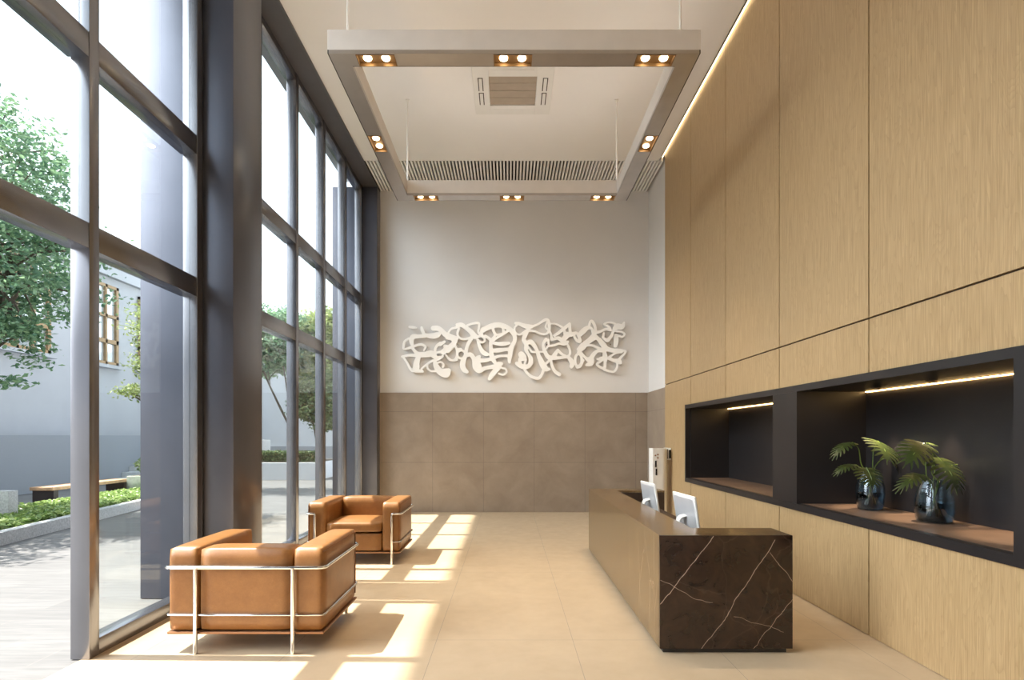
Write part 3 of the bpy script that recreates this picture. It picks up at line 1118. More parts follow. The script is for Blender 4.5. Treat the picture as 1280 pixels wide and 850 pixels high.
S_B = [[(110, 150, 20), (160, 150, 24), (210, 185, 22), (270, 230, 26), (310, 280, 32), (350, 290, 14), (400, 272, 14)], [(230, 155, 12), (290, 135, 11), (360, 130, 12), (365, 180, 12), (355, 230, 10), (380, 260, 14)],
       [(45, 190, 9), (110, 178, 9)], [(130, 190, 12), (110, 250, 12), (130, 300, 10), (180, 320, 10), (240, 310, 12), (290, 290, 14)], [(0, 290, 34), (60, 300, 28), (110, 310, 12)], [(70, 310, 24), (70, 370, 26), (40, 410, 24), (0, 455, 24)],
       [(85, 400, 12), (105, 450, 12), (105, 520, 14), (80, 560, 12), (40, 565, 9), (0, 540, 9)], ring(155, 500, 48, 48, 11), [(110, 440, 14), (150, 440, 16)],
       [(270, 320, 20), (235, 380, 18), (215, 440, 18), (205, 510, 20), (180, 570, 28), (170, 630, 30), (190, 680, 28), (225, 705, 16)],
       [(220, 505, 20), (265, 500, 22), (300, 540, 24), (320, 590, 32), (330, 650, 35), (370, 690, 28), (430, 665, 20), (500, 650, 20), (560, 640, 28), (590, 620, 30), (630, 610, 18)],
       [(370, 525, 16), (350, 545, 26), (345, 600, 34), (360, 640, 34)], [(370, 570, 24), (430, 570, 20), (500, 555, 18), (540, 540, 22)], [(350, 330, 16), (375, 410, 18), (410, 470, 24), (450, 495, 22), (480, 500, 10)],
       [(410, 210, 28), (450, 190, 26), (520, 162, 30), (600, 150, 28), (680, 172, 26), (750, 220, 26), (785, 280, 22), (785, 340, 20), (760, 390, 22), (740, 440, 28), (735, 500, 24), (725, 560, 20), (725, 590, 14)],
       [(400, 220, 18), (390, 270, 18), (425, 300, 11), (432, 340, 10), (400, 357, 10), (358, 340, 10)], [(528, 190, 14), (548, 245, 14), (575, 268, 12), (640, 255, 10)], [(440, 280, 13), (500, 322, 16), (540, 330, 14)], [(540, 330, 12), (600, 290, 12), (680, 240, 14), (720, 210, 14)],
       [(560, 272, 13), (525, 315, 13)], [(650, 190, 14), (655, 235, 14)], [(505, 330, 16), (505, 400, 20), (510, 470, 22), (520, 530, 28), (550, 590, 20)], [(535, 362, 14), (600, 375, 20), (660, 375, 22), (720, 365, 14)], [(530, 455, 20), (600, 450, 24), (680, 440, 17), (720, 440, 20)],
       [(530, 545, 18), (600, 520, 13), (680, 515, 13), (720, 520, 20)], [(600, 640, 32), (560, 690, 30), (520, 740, 28), (490, 785, 18)], [(640, 660, 9), (680, 670, 9), (690, 710, 10), (650, 740, 10), (600, 725, 10)]]
S_C = [[(60, 150, 9), (30, 190, 9), (40, 240, 9), (90, 265, 9), (140, 240, 14), (170, 215, 14)], [(40, 130, 12), (80, 135, 18), (130, 155, 22), (190, 170, 26), (230, 170, 20)],
       [(235, 170, 12), (310, 140, 11), (390, 90, 14), (430, 100, 14), (440, 170, 16), (435, 220, 14), (400, 258, 10), (340, 255, 10), (270, 225, 9), (200, 215, 14)], [(410, 120, 8), (398, 180, 9), (430, 210, 10)], [(430, 205, 12), (460, 260, 12), (470, 320, 14)],
       [(450, 135, 8), (520, 140, 8), (590, 175, 10)], [(180, 220, 22), (150, 280, 24), (140, 330, 22), (170, 380, 24), (165, 440, 20), (190, 490, 14), (218, 540, 22), (220, 600, 26), (190, 640, 24), (120, 640, 26), (65, 610, 22), (50, 600, 12)],
       [(110, 500, 34), (130, 535, 36), (92, 560, 18), (95, 605, 18)], [(150, 605, 10), (165, 560, 10)], [(170, 370, 20), (220, 350, 24), (260, 390, 22), (290, 440, 18), (310, 500, 20), (340, 570, 28), (370, 630, 34), (400, 670, 28), (440, 675, 10)],
       [(240, 470, 10), (360, 470, 10), (400, 470, 14)], [(200, 420, 12), (230, 470, 10)], [(400, 325, 20), (370, 370, 13), (375, 430, 16), (400, 490, 20), (430, 530, 24), (480, 540, 24), (550, 540, 16), (650, 530, 14), (690, 550, 16), (710, 590, 22), (700, 640, 20)],
       [(430, 330, 14), (430, 390, 9), (405, 430, 9)], [(440, 400, 9), (500, 390, 12), (560, 370, 12), (620, 370, 22), (660, 350, 12)], [(470, 325, 14), (540, 305, 18), (600, 330, 24), (640, 285, 30), (690, 250, 18)], [(690, 250, 16), (685, 200, 14), (680, 140, 16)],
       [(500, 275, 14), (550, 245, 16), (610, 195, 18), (680, 140, 14)], [(620, 220, 14), (630, 270, 18)], [(650, 370, 10), (680, 430, 10), (685, 490, 12), (660, 530, 10)], [(540, 450, 16), (500, 510, 24)], [(540, 450, 16), (590, 495, 13), (640, 520, 12)],
       [(450, 560, 12), (400, 610, 12), (370, 650, 12)], [(460, 570, 14), (475, 640, 14), (510, 700, 16), (560, 735, 20)], [(140, 660, 12), (180, 720, 14), (240, 765, 16), (310, 780, 16), (350, 740, 14), (370, 690, 16)], [(650, 260, 26), (700, 262, 24), (740, 245, 12)]]
S_D = [[(60, 260, 20), (100, 245, 14), (130, 290, 14), (140, 340, 20), (110, 340, 14), (80, 300, 12), (75, 270, 10)], [(130, 275, 22), (180, 225, 30), (230, 185, 22), (280, 195, 12), (300, 250, 16)], [(250, 160, 12), (265, 110, 12), (290, 110, 14), (320, 170, 14), (325, 240, 16)],
       [(310, 270, 26), (250, 330, 24), (180, 390, 30), (130, 440, 24)], [(320, 310, 18), (250, 360, 12), (200, 400, 18)], [(320, 240, 20), (380, 230, 14), (450, 200, 14), (500, 210, 16)], [(330, 290, 20), (380, 340, 26), (420, 390, 32), (450, 430, 30), (520, 450, 22), (580, 460, 28), (630, 460, 22)],
       [(425, 250, 12), (415, 300, 14)], [(420, 310, 10), (470, 330, 20), (520, 270, 14), (530, 230, 12)], [(500, 200, 14), (480, 170, 10), (425, 145, 8), (470, 120, 8), (530, 125, 8), (570, 150, 14)], [(540, 220, 18), (580, 170, 32), (640, 170, 26), (665, 120, 8)],
       [(570, 225, 10), (640, 235, 10), (670, 260, 9), (640, 290, 9), (590, 275, 10)], [(570, 280, 22), (570, 340, 26), (560, 400, 18)], [(120, 470, 12), (180, 430, 16), (220, 395, 12), (290, 395, 12), (370, 430, 14), (400, 440, 20)], ring(125, 570, 40, 78, 13),
       [(150, 470, 10), (200, 530, 12), (240, 560, 24), (270, 560, 34), (270, 600, 32), (220, 625, 12)], [(270, 550, 24), (310, 490, 22), (350, 460, 16), (400, 455, 18)], [(0, 520, 14), (30, 580, 16), (50, 620, 22), (40, 650, 14)], [(180, 570, 14), (150, 620, 16), (110, 650, 16)],
       [(430, 470, 20), (440, 540, 26), (440, 600, 14), (430, 660, 14), (380, 650, 12), (345, 610, 12), (400, 570, 12), (350, 555, 12)], [(440, 540, 24), (380, 550, 16)], [(480, 540, 14), (550, 490, 10), (600, 470, 14)], [(480, 545, 16), (540, 570, 18), (600, 580, 26), (620, 600, 16)],
       [(640, 450, 10), (680, 460, 10), (670, 490, 9), (620, 540, 12), (600, 570, 16)], [(585, 590, 10), (580, 650, 10), (550, 700, 10), (500, 700, 10), (430, 680, 12)]]
strokes = []
for S, ox in ((S_A, 495), (S_B, 560), (S_C, 640), (S_D, 710)):
    for s in S:
        strokes.append(np.array([(ox + a / 9.444, 390 + b / 9.444, r / 9.444 * 1.02 + 0.16) for a, b, r in s]))


def catmull(p, n=6):
    out = []
    q = np.vstack([2 * p[0] - p[1], p, 2 * p[-1] - p[-2]])
    for i in range(1, len(q) - 2):
        for k in range(n):
            t = k / n
            out.append(0.5 * (2 * q[i] + (q[i + 1] - q[i - 1]) * t + (2 * q[i - 1] - 5 * q[i] + 4 * q[i + 1] - q[i + 2]) * t * t
                              + (3 * q[i] - q[i - 1] - 3 * q[i + 1] + q[i + 2]) * t ** 3))
    out.append(p[-1])
    return np.array(out)


def sculpture():
    RES = 2.2
    ax0, ay0, ax1, ay1 = 498, 394, 788, 480
    nx, ny = int((ax1 - ax0) * RES) + 1, int((ay1 - ay0) * RES) + 1
    gx, gy = np.meshgrid(ax0 + np.arange(nx) / RES, ay0 + np.arange(ny) / RES)
    fld = np.full((ny, nx), -9.0)
    for s in strokes:
        c = catmull(s)
        for a, b in zip(c, c[1:]):
            m = max(a[2], b[2]) + 3
            i0, i1 = int((min(a[0], b[0]) - m - ax0) * RES), int((max(a[0], b[0]) + m - ax0) * RES) + 2
            j0, j1 = int((min(a[1], b[1]) - m - ay0) * RES), int((max(a[1], b[1]) + m - ay0) * RES) + 2
            i0, j0 = max(i0, 0), max(j0, 0)
            X, Y = gx[j0:j1, i0:i1], gy[j0:j1, i0:i1]
            d = b[:2] - a[:2]
            t = np.clip(((X - a[0]) * d[0] + (Y - a[1]) * d[1]) / max(d @ d, 1e-6), 0, 1)
            dist = np.hypot(X - a[0] - t * d[0], Y - a[1] - t * d[1])
            fld[j0:j1, i0:i1] = np.maximum(fld[j0:j1, i0:i1], a[2] + (b[2] - a[2]) * t - dist)
    f = np.clip(fld, -2, 2)
    f = (f + 0.5 * (np.roll(f, 1, 0) + np.roll(f, -1, 0) + np.roll(f, 1, 1) + np.roll(f, -1, 1))) / 3.0
    dep = YB - 0.09
    kx = dep / F
    zf, zb = -0.035, 0.0
    V, Fc = [], []
    ins = f > 0

    def wp(x, y, yy):
        return ((x - 636) * kx, yy, CAMZ - (y - 545) * kx)
    for j in range(ny - 1):
        row = ins[j, :-1] | ins[j, 1:] | ins[j + 1, :-1] | ins[j + 1, 1:]
        for i in np.nonzero(row)[0]:
            cs = [(i, j), (i + 1, j), (i + 1, j + 1), (i, j + 1)]
            poly, cross = [], []
            for k in range(4):
                a, b = cs[k], cs[(k + 1) % 4]
                fa, fb = f[a[1], a[0]], f[b[1], b[0]]
                if fa > 0:
                    poly.append((float(a[0]), float(a[1])))
                if (fa > 0) != (fb > 0):
                    t = fa / (fa - fb)
                    q = (a[0] + (b[0] - a[0]) * t, a[1] + (b[1] - a[1]) * t)
                    poly.append(q)
                    cross.append(q)
            n0 = len(V)
            pp = [(ax0 + q[0] / RES, ay0 + q[1] / RES) for q in poly]
            V += [wp(x, y, zf) for x, y in pp]
            Fc.append(tuple(range(n0, n0 + len(pp))))
            if len(cross) == 2:
                n0 = len(V)
                for q in cross:
                    x, y = ax0 + q[0] / RES, ay0 + q[1] / RES
                    V += [wp(x, y, zf), wp(x, y, zb)]
                Fc.append((n0, n0 + 1, n0 + 3, n0 + 2))
    return V, Fc


V, Fc = sculpture()
bm = bmesh.new()
me = bpy.data.meshes.new('tmp')
me.from_pydata(V, [], Fc)
bm.from_mesh(me)
bpy.data.meshes.remove(me)
bmesh.ops.remove_doubles(bm, verts=bm.verts, dist=0.0004)
ws = obj('wall_sculpture', bm, M['art'])
ws.location = (0, YB - 0.045, 0)
tag(ws, 'white cut-out relief of tangled looping curves on the back wall', 'wall art')
for x, z in ((-1.85, 3.2), (-1.0, 3.3), (-0.15, 3.2), (0.75, 3.3), (1.45, 3.35), (2.0, 3.3)):
    bm = bmesh.new()
    tube(bm, [(x, -0.001, z), (x, 0.0445, z)], 0.012, 8)
    obj('standoff', bm, M['chrome'], ws)

# ================================================================== RECEPTION DESK
DX0, DX1, DY0, DY1, DZ = 1.04, 1.955, 3.80, 7.18, 0.815
dk = thing('reception_desk', 'long dark marble reception counter in front of the oak wall', 'reception desk', (DX0, DY0, 0))
W_, D_ = DX1 - DX0, DY1 - DY0


def vein(*pts, w=0.0045):
    out = []
    q = [((a - 308) / 487 * W_, DZ - (b - 380) / 420 * (DZ - 0.035)) for a, b in pts]
    for a, b in zip(q, q[1:]):
        out.append((a, b, w * 0.45))
    return out


segs = (vein((505, 385), (415, 500), (345, 590), (310, 635), w=0.0060) + vein((730, 395), (640, 540), (585, 620), (555, 680), (460, 800), w=0.0065)
        + vein((795, 615), (715, 715), (650, 800), w=0.0050) + vein((710, 440), (795, 550), w=0.0042) + vein((310, 545), (380, 580), (430, 612), (500, 630), w=0.0034)
        + vein((580, 680), (655, 705), (715, 715), (760, 740), w=0.0030))
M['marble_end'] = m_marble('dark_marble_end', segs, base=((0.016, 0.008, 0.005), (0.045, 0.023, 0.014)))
M['marble'] = m_marble('dark_marble_lit', None, (1.6, 2.0, 0.5), base=((0.095, 0.056, 0.022), (0.20, 0.124, 0.052)), rough=0.17, ior=1.9)  # same stone as the end panel, golden light put into the base colour
PT = 0.025
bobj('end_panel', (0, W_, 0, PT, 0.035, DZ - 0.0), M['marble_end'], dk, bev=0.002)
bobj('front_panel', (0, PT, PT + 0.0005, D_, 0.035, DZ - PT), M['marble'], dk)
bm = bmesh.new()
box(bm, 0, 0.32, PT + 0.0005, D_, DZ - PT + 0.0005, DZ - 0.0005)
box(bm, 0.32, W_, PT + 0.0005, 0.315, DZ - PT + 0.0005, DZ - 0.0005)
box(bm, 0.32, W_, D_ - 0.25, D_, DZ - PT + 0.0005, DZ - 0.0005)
obj('counter_ledge', bm, M['marble'], dk, label='veined dark marble ledge with golden light in its colour')
bm = bmesh.new()
box(bm, 0.295, 0.32, 0.315, D_ - 0.25, 0.06, DZ - PT)
box(bm, 0.295, W_ - 0.001, 0.29, 0.315, 0.06, DZ - PT)
box(bm, 0.295, W_ - 0.001, D_ - 0.25, D_ - 0.225, 0.06, DZ - PT)
obj('inner_panel', bm, M['deskin'], dk, label='dark inner panel of the counter')
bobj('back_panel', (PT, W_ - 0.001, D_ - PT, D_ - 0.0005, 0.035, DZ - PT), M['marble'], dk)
bobj('work_surface', (0.32, W_ - 0.12, 0.315, D_ - 0.25, 0.585, 0.62), M['deskin'], dk, label='dark work surface behind the counter')
bm = bmesh.new()
box(bm, 0.03, W_ - 0.03, 0.03, 0.29, 0.0, 0.0345)
box(bm, 0.03, 0.29, 0.29, D_ - 0.03, 0.0, 0.0345)
box(bm, 0.29, W_ - 0.03, D_ - 0.25, D_ - 0.03, 0.0, 0.0345)
obj('toe_kick', bm, M['dark'], dk, label='black recessed toe kick')


def monitor(p_near, p_far, zt, zb, lean, label):
    """near and far top corners (x, y); the back faces the hall"""
    pn, pfv = Vector((p_near[0], p_near[1], 0)), Vector((p_far[0], p_far[1], 0))
    wv = (pfv - pn)
    W2 = wv.length
    mid = (pn + pfv) / 2
    ang = math.atan2(wv.y, wv.x)
    hgt = (zt - zb)
    o = thing('monitor', label, 'computer monitor', (mid.x + lean * 0.5 + 0.03, mid.y, 0.62), 'computer monitors on the desk')
    o.rotation_euler = (0, 0, ang)
    # local x along the width, local y towards the hall (back side)
    T = Matrix.Translation((0, lean * 0.5 + 0.03, zt - 0.62)) @ Matrix.Rotation(math.atan2(lean, hgt), 4, 'X')
    T = Matrix.Translation((0, 0.5 * lean + 0.03, zt - 0.62)) @ Matrix.Rotation(-math.atan2(lean, hgt), 4, 'X')
    hl = math.hypot(hgt, lean)
    bm = bmesh.new()
    t = bmesh.new()
    box(t, -W2 / 2, W2 / 2, -0.022, 0.0, -hl, 0, 0.008, 3)
    add_bm(bm, t, T)
    obj('housing', bm, M['plastic'], o, smooth=True)
    bm = bmesh.new()
    t = bmesh.new()
    box(t, -W2 / 2 + 0.025, W2 / 2 - 0.025, 0.0, 0.004, -hl + 0.025, -0.025, 0.002, 1)
    add_bm(bm, t, T)
    obj('back_cover', bm, M['alu'], o, label='silver grey back cover')
    bm = bmesh.new()
    t = bmesh.new()
    box(t, -W2 / 2 + 0.012, W2 / 2 - 0.012, -0.0235, -0.0222, -hl + 0.05, -0.012)
    add_bm(bm, t, T)
    obj('screen', bm, M['screen'], o, label='black screen')
    zc = zt - 0.62 - hgt * 0.62
    bm = bmesh.new()
    path = rounded([(0, 0.02, zc), (0, 0.085, zc - 0.01), (0, 0.10, 0.08), (0, 0.055, 0.0)], 0.05, 6)
    tube(bm, path, 0.016, 10)
    for v in bm.verts:
        v.co.x *= 2.4
    box(bm, -0.10, 0.10, -0.06, 0.10, 0.0, 0.010, 0.003)
    obj('stand', bm, M['plastic'], o, smooth=True, label='white curved stand')
    return o


monitor((1.55, 4.63), (1.517, 5.13), 0.987, 0.68, 0.045, 'white backed desktop monitor nearest the end of the marble desk')
monitor((1.55, 5.89), (1.514, 6.37), 0.985, 0.68, 0.045, 'white backed desktop monitor farther along the marble desk')

# ================================================================== ARMCHAIRS
CW, CD = 1.07, 0.83
AW = 0.205


def cushion(bm, x0, x1, y0, y1, z0, z1, r=0.035, crown=0.0):
    t = bmesh.new()
    bmesh.ops.create_cube(t, size=1)
    for v in t.verts:
        v.co = ((x0 + x1) / 2 + v.co.x * (x1 - x0), (y0 + y1) / 2 + v.co.y * (y1 - y0), (z0 + z1) / 2 + v.co.z * (z1 - z0))
    bmesh.ops.subdivide_edges(t, edges=list(t.edges), cuts=7, use_grid_fill=True)
    cx_, cy_, cz_ = (x0 + x1) / 2, (y0 + y1) / 2, (z0 + z1) / 2
    hx, hy, hz = (x1 - x0) / 2, (y1 - y0) / 2, (z1 - z0) / 2
    for v in t.verts:
        p = Vector((v.co.x - cx_, v.co.y - cy_, v.co.z - cz_))
        q = Vector((max(-hx + r, min(hx - r, p.x)), max(-hy + r, min(hy - r, p.y)), max(-hz + r, min(hz - r, p.z))))
        d = p - q
        if d.length > 1e-6:
            p = q + d.normalized() * r
        u, w, s = p.x / hx, p.y / hy, p.z / hz
        p.z += crown * (1 - u * u) * (1 - w * w) * (1 if s > 0 else 0.2)
        p.x += 0.25 * crown * (1 - w * w) * (1 - s * s) * (1 if u > 0 else -1) * abs(u)
        p.y += 0.25 * crown * (1 - u * u) * (1 - s * s) * (1 if w > 0 else -1) * abs(w)
        v.co = (cx_ + p.x, cy_ + p.y, cz_ + p.z)
    add_bm(bm, t)


def make_chair(label):
    """front towards -Y, origin on the floor under the middle"""
    t = thing('armchair', label, 'armchair', (0, 0, 0), 'tan leather armchairs by the windows')
    hx, hy = CW / 2, CD / 2
    zb, zt = 0.150, 0.725
    for s in (-1, 1):
        bm = bmesh.new()
        a, b = sorted((s * hx, s * (hx - AW)))
        cushion(bm, a, b, -hy, hy, zb, zt, 0.024, 0.005)
        arm = obj('armrest', bm, M['leather'], t, smooth=True, sharp=0)
        bm = bmesh.new()
        loop = rounded([(s * (hx + 0.001) - s * 0.006, -hy + 0.02, zt - 0.03), (s * hx - s * 0.006, hy - 0.02, zt - 0.03)], 0.01)
        tube(bm, loop, 0.0045, 6)
        tube(bm, [(s * (hx - 0.006), -hy + 0.004, zb + 0.03), (s * (hx - 0.006), -hy + 0.004, zt - 0.03)], 0.0045, 6)
        obj('piping', bm, M['seam'], arm)
    bm = bmesh.new()
    cushion(bm, -hx + AW + 0.008, hx - AW - 0.008, hy - 0.21, hy - 0.002, zb, zt - 0.005, 0.026, 0.006)
    obj('backrest', bm, M['leather'], t, smooth=True, sharp=0)
    bm = bmesh.new()
    cushion(bm, -hx + AW + 0.006, hx - AW - 0.006, -hy - 0.006, hy - 0.216, 0.368, 0.492, 0.035, 0.018)
    obj('seat_cushion', bm, M['leather'], t, smooth=True, sharp=0)
    bm = bmesh.new()
    cushion(bm, -hx + AW + 0.006, hx - AW - 0.006, -hy, hy - 0.216, zb, 0.362, 0.025, 0.004)
    obj('base_cushion', bm, M['leather'], t, smooth=True, sharp=0)
    bm = bmesh.new()
    box(bm, -hx - 0.006, hx + 0.006, -hy - 0.006, hy + 0.006, 0.130, 0.146, 0.004)
    obj('base_rail', bm, M['coppery'], t, label='brown base rail under the cushions')
    g = 0.017
    xf, xr, zu, zl = 0.4475, 0.335, 0.592, 0.265
    bm = bmesh.new()
    p = [(-xf, -hy - g, 0.55), (-xf, -hy - g, zu), (-hx - g, -hy - g, zu), (-hx - g, hy + g, zu), (hx + g, hy + g, zu), (hx + g, -hy - g, zu), (xf, -hy - g, zu), (xf, -hy - g, 0.55)]
    tube(bm, rounded(p, 0.05, 6), 0.0125, 10)
    obj('upper_rail', bm, M['chrome'], t, smooth=True)
    bm = bmesh.new()
    p = [(-xf, -hy - g + 0.004, zl), (-hx - 0.009, -hy - g + 0.004, zl), (-hx - 0.009, hy + 0.010, zl), (hx + 0.009, hy + 0.010, zl), (hx + 0.009, -hy - g + 0.004, zl), (xf, -hy - g + 0.004, zl)]
    tube(bm, rounded(p, 0.03, 5), 0.0075, 8)
    obj('lower_rail', bm, M['chrome'], t, smooth=True)
    for s in (-1, 1):
        bm = bmesh.new()
        tube(bm, [(s * xf, -hy - g, 0), (s * xf, -hy - g, 0.008), (s * xf, -hy - g, 0.56)], [0.012, 0.0145, 0.0145], 12)
        obj('leg', bm, M['chrome'], t, smooth=True)
        bm = bmesh.new()
        tube(bm, [(s * xr, hy + g + 0.006, 0), (s * xr, hy + g + 0.006, 0.008), (s * xr, hy + g + 0.006, zu)], [0.012, 0.0145, 0.0145], 12)
        obj('leg', bm, M['chrome'], t, smooth=True)
    return t


ch = make_chair('tan leather armchair nearest the camera with its back turned to it')
ch.location = (-1.822, 3.82 + CD / 2, 0)
ch.rotation_euler = (0, 0, math.pi)
dup(ch, (-1.812, 6.45 + CD / 2, 0), 0, 'tan leather armchair farther off facing the camera')

# ================================================================== PLANTS IN VASES
def monstera_leaf(bm, base, tip, width, facing, droop=0.12, lobes=8, curl=0.25):
    """a split leaf: heart outline cut into fingers that leave the midrib"""
    base, tip = Vector(base), Vector(tip)
    ax = tip - base
    ln = ax.length
    d = ax.normalized()
    n = Vector(facing)
    n = (n - d * n.dot(d)).normalized()
    s = d.cross(n).normalized()

    def P(u, w):
        # u along the midrib 0..1, w sideways in metres
        sag = -droop * ln * (u - 0.5) ** 2 * 2 - curl * (w * w) / max(width, 1e-3)
        return base + d * (ln * u) + s * w + n * (sag + droop * ln * 0.5)

    def half(u):
        return width * 0.5 * (max(0.0, math.sin(math.pi * min(1, (u + 0.10) / 1.1) ** 0.75))) ** 0.7
    # midrib strip
    N = 12
    prev = None
    for k in range(N + 1):
        u = k / N
        hw = min(0.17 * width, half(min(1, u + 0.10)) * 0.45 + 0.004) * (1 - 0.5 * u) + 0.001
        cur = [bm.verts.new(P(u, -hw)), bm.verts.new(P(u, hw))]
        if prev:
            bm.faces.new((prev[0], cur[0], cur[1], prev[1]))
        prev = cur
    for side in (-1, 1):
        for k in range(lobes):
            u0 = 0.02 + 0.90 * k / lobes
            u1 = u0 + 0.90 / lobes * 0.97
            rows = []
            for q in range(6):
                t = q / 5
                adv = 0.22 * t ** 1.4 - 0.16 * t * (1 - k / lobes) ** 2
                pin = (1 - 0.30 * t) if t < 0.9 else 0.25
                um = (u0 + u1) / 2
                a = um + (u0 - um) * pin + adv
                b = um + (u1 - um) * pin + adv
                w = 0.05 * width + (half(min(1, um + 0.12)) - 0.05 * width) * t
                rows.append((bm.verts.new(P(a, side * w)), bm.verts.new(P(b, side * w))))
            for r0, r1 in zip(rows, rows[1:]):
                bm.faces.new((r0[0], r1[0], r1[1], r0[1]))


def potted(name, cx_, cy_, z, prof, wz, specs, label_v, label_p, scale_px, off, d):
    v = thing('glass_vase', label_v, 'vase', (cx_, cy_, z), 'smoked glass vases on the niche shelf')
    bm = bmesh.new()
    inner = [(max(0.004, r - 0.006), zz + (0.012 if i == 0 else 0)) for i, (r, zz) in enumerate(prof)]
    lathe(bm, [(0, 0)] + prof + [(prof[-1][0] - 0.003, prof[-1][1] + 0.003)] + inner[::-1] + [(0, inner[0][1])], 48)
    obj('glass', bm, M['vase'], v, smooth=True, sharp=0)
    wp_ = [(r - 0.0075, max(zz, 0.0135)) for r, zz in prof if zz < wz]
    # radius at the water line
    for (r0, z0), (r1, z1) in zip(prof, prof[1:]):
        if z0 <= wz <= z1:
            wp_.append((r0 + (r1 - r0) * (wz - z0) / (z1 - z0) - 0.0075, wz))
    bm = bmesh.new()
    lathe(bm, [(0, wp_[0][1])] + wp_ + [(0, wz)], 48)
    obj('water', bm, M['water'], v, smooth=True, label='dark water')
    p = thing('monstera_plant', label_p, 'plant', (cx_, cy_, z + 0.02), 'monstera plants in vases')
    o = Vector((cx_, cy_, z + 0.02))

    def Q(x, y, dd):
        return px(off[0] + x / scale_px, off[1] + y / scale_px, d + dd) - o
    for sp in specs:
        bm = bmesh.new()
        mouth = Vector((0.03 * math.cos(sp['k']), 0.03 * math.sin(sp['k']), prof[-1][1] - 0.03))
        foot = Vector((-0.03 * math.cos(sp['k']), -0.03 * math.sin(sp['k']), 0.03))
        base, tip = Q(*sp['base']), Q(*sp['tip'])
        pts = [foot, mouth] + [Q(*s) for s in sp.get('stem', [])] + [base]
        tube(bm, rounded(pts, 0.06, 5), 0.0042, 6)
        st_ = obj('stalk', bm, M['stem'], p, smooth=True)
        bm = bmesh.new()
        monstera_leaf(bm, base, tip, 1.22 * sp['w'] / scale_px / F * d, sp['n'], sp.get('droop', 0.15), sp.get('lobes', 8))
        obj('leaf', bm, M['monstera'], p, smooth=False)
        bm = bmesh.new()
        tube(bm, [base, base.lerp(tip, 0.5) + Vector(sp['n']).normalized() * (tip - base).length * sp.get('droop', 0.15) * 0.5, tip], [0.0042, 0.003, 0.0012], 5)
        obj('midrib', bm, M['stem'], st_)


shelf_z = nz0
p1 = [(0.085, 0.0), (0.094, 0.008), (0.104, 0.07), (0.111, 0.14), (0.107, 0.20), (0.093, 0.26), (0.074, 0.315), (0.066, 0.335)]
potted('a', 3.11, 4.75, shelf_z, p1, 0.155, [
    dict(base=(290, 105, 0.0), tip=(82, 290, -0.10), w=150, n=(-0.3, -0.25, 1), stem=[(372, 330, 0), (352, 160, 0)], k=2.5, droop=0.25),
    dict(base=(545, 90, 0.05), tip=(640, 330, -0.16), w=330, n=(0.35, -0.9, 0.8), stem=[(492, 330, 0.02), (500, 180, 0.04)], k=0.3, droop=0.2),
    dict(base=(670, 270, 0.06), tip=(770, 470, 0.0), w=200, n=(0.9, -0.5, 0.6), stem=[(515, 345, 0.03), (585, 270, 0.05)], k=6.0),
    dict(base=(330, 335, -0.02), tip=(95, 450, -0.06), w=130, n=(-0.2, -0.3, 1), stem=[(365, 360, 0)], k=3.3, droop=0.25),
    dict(base=(430, 360, -0.10), tip=(500, 575, -0.19), w=250, n=(0.1, -1, 0.6), stem=[(425, 380, -0.06)], k=4.6)],
    'smoked glass vase farther along the niche shelf, beside the divider', 'monstera plant in the vase beside the niche divider', 8.1, (1030, 540), 4.75)
p2 = [(0.098, 0.0), (0.110, 0.01), (0.122, 0.07), (0.124, 0.13), (0.115, 0.20), (0.098, 0.26), (0.080, 0.30), (0.076, 0.312)]
potted('b', 3.13, 4.06, shelf_z, p2, 0.15, [
    dict(base=(305, 95, 0.02), tip=(125, 310, -0.08), w=235, n=(-0.5, -0.9, 0.6), stem=[(325, 380, 0), (318, 200, 0.01)], k=2.6, droop=0.2),
    dict(base=(330, 95, 0.06), tip=(425, 120, 0.05), w=90, n=(0.2, -0.3, 1), stem=[(400, 330, 0.04), (375, 160, 0.06)], k=1.2),
    dict(base=(425, 215, 0.0), tip=(590, 540, -0.14), w=330, n=(0.35, -0.9, 0.8), stem=[(366, 360, 0), (380, 270, 0)], k=5.4, droop=0.2, lobes=9),
    dict(base=(610, 275, 0.05), tip=(880, 500, 0.02), w=150, n=(0.3, -0.3, 1), stem=[(460, 380, 0.03), (540, 280, 0.05)], k=0.2, droop=0.3),
    dict(base=(300, 365, -0.04), tip=(60, 525, -0.12), w=130, n=(-0.3, -0.6, 1), stem=[(330, 385, -0.02)], k=3.6, droop=0.25)],
    'smoked glass vase on the niche shelf nearest the camera', 'monstera plant in the vase nearest the camera', 6.8, (1110, 540), 4.06)

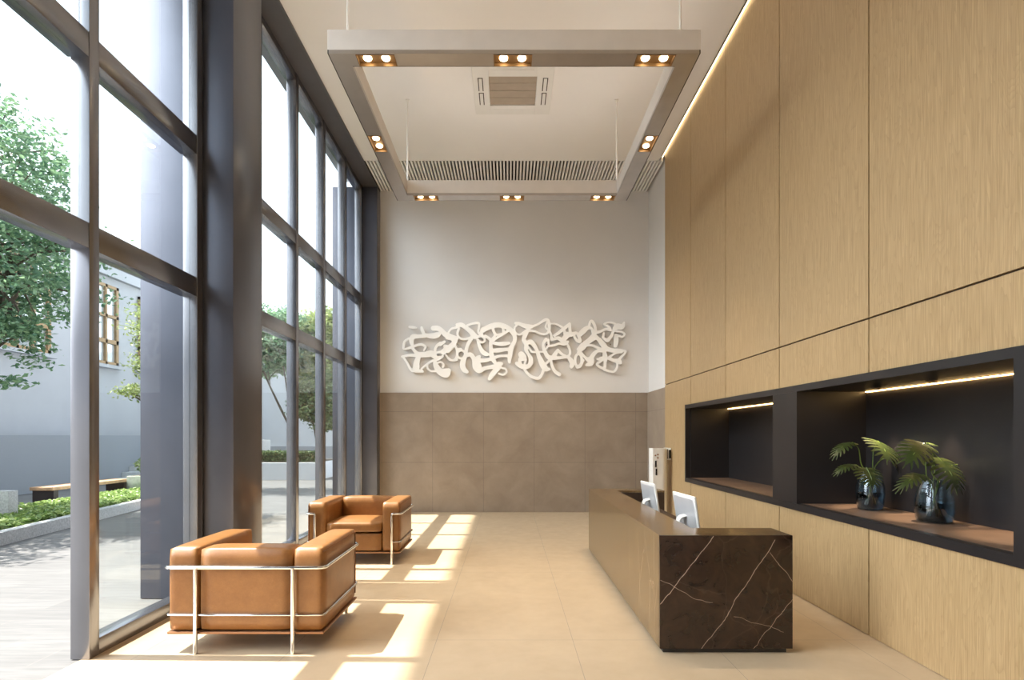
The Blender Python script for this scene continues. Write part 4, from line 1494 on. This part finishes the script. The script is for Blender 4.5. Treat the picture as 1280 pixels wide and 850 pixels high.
# ================================================================== STAND UNIT AND WALL PANEL AT THE BACK RIGHT
ku = thing('stand_unit', 'white half round column unit standing beyond the desk by the oak wall', 'dispenser', (2.50, 9.2, 0))
bm = bmesh.new()
pts2 = []
for k in range(17):
    a = math.pi * 0.5 - math.pi * k / 16
    pts2.append((0.02 + 0.11 * math.cos(a), 0.13 * math.sin(a)))
pts2 += [(-0.13, -0.13), (-0.13, 0.13)]
lo_ = [bm.verts.new((a, b, 0.0)) for a, b in pts2]
hi_ = [bm.verts.new((a, b, 1.295)) for a, b in pts2]
bm.faces.new(lo_[::-1])
bm.faces.new(hi_)
for i in range(len(pts2)):
    j = (i + 1) % len(pts2)
    bm.faces.new((lo_[i], lo_[j], hi_[j], hi_[i]))
obj('body', bm, M['plastic'], ku, smooth=True)
for zc, hh, xx in ((1.04, 0.055, -0.085), (0.91, 0.055, -0.075)):
    bobj('slot', (xx - 0.013, xx + 0.013, -0.136, -0.129, zc - hh, zc + hh), M['screen'], ku, bev=0.002, label='black slot')
for xx, zz in ((-0.09, 1.18), (-0.05, 1.195), (-0.05, 1.14)):
    bm = bmesh.new()
    t = bmesh.new()
    lathe(t, [(0, 0), (0.014, 0), (0.012, 0.008), (0, 0.01)], 12)
    add_bm(bm, t, Matrix.Translation((xx, -0.129, zz)) @ Matrix.Rotation(math.pi / 2, 4, 'X'))
    obj('button', bm, M['coppery'], ku, label='small dark red button')
wp = thing('wall_panel', 'small dark control panel with pale frame mounted on the oak wall', 'control panel', (XW, 9.33, 1.2))
bm = bmesh.new()
box(bm, -0.045, -0.0005, -0.15, 0.15, -0.10, 0.10, 0.006)
obj('housing', bm, M['plastic'], wp, smooth=True)
bobj('screen', (-0.048, -0.0455, -0.12, 0.12, -0.08, 0.08), M['screen'], wp)
bm = bmesh.new()
box(bm, -0.03, 0.03, -0.153, -0.1505, -0.07, 0.07)
so = obj('side_panel', bm, M['screen'], wp)
so.location = (-0.02, 0, 0)
so.scale = (0.55, 1, 1)

bpy.context.view_layer.update()
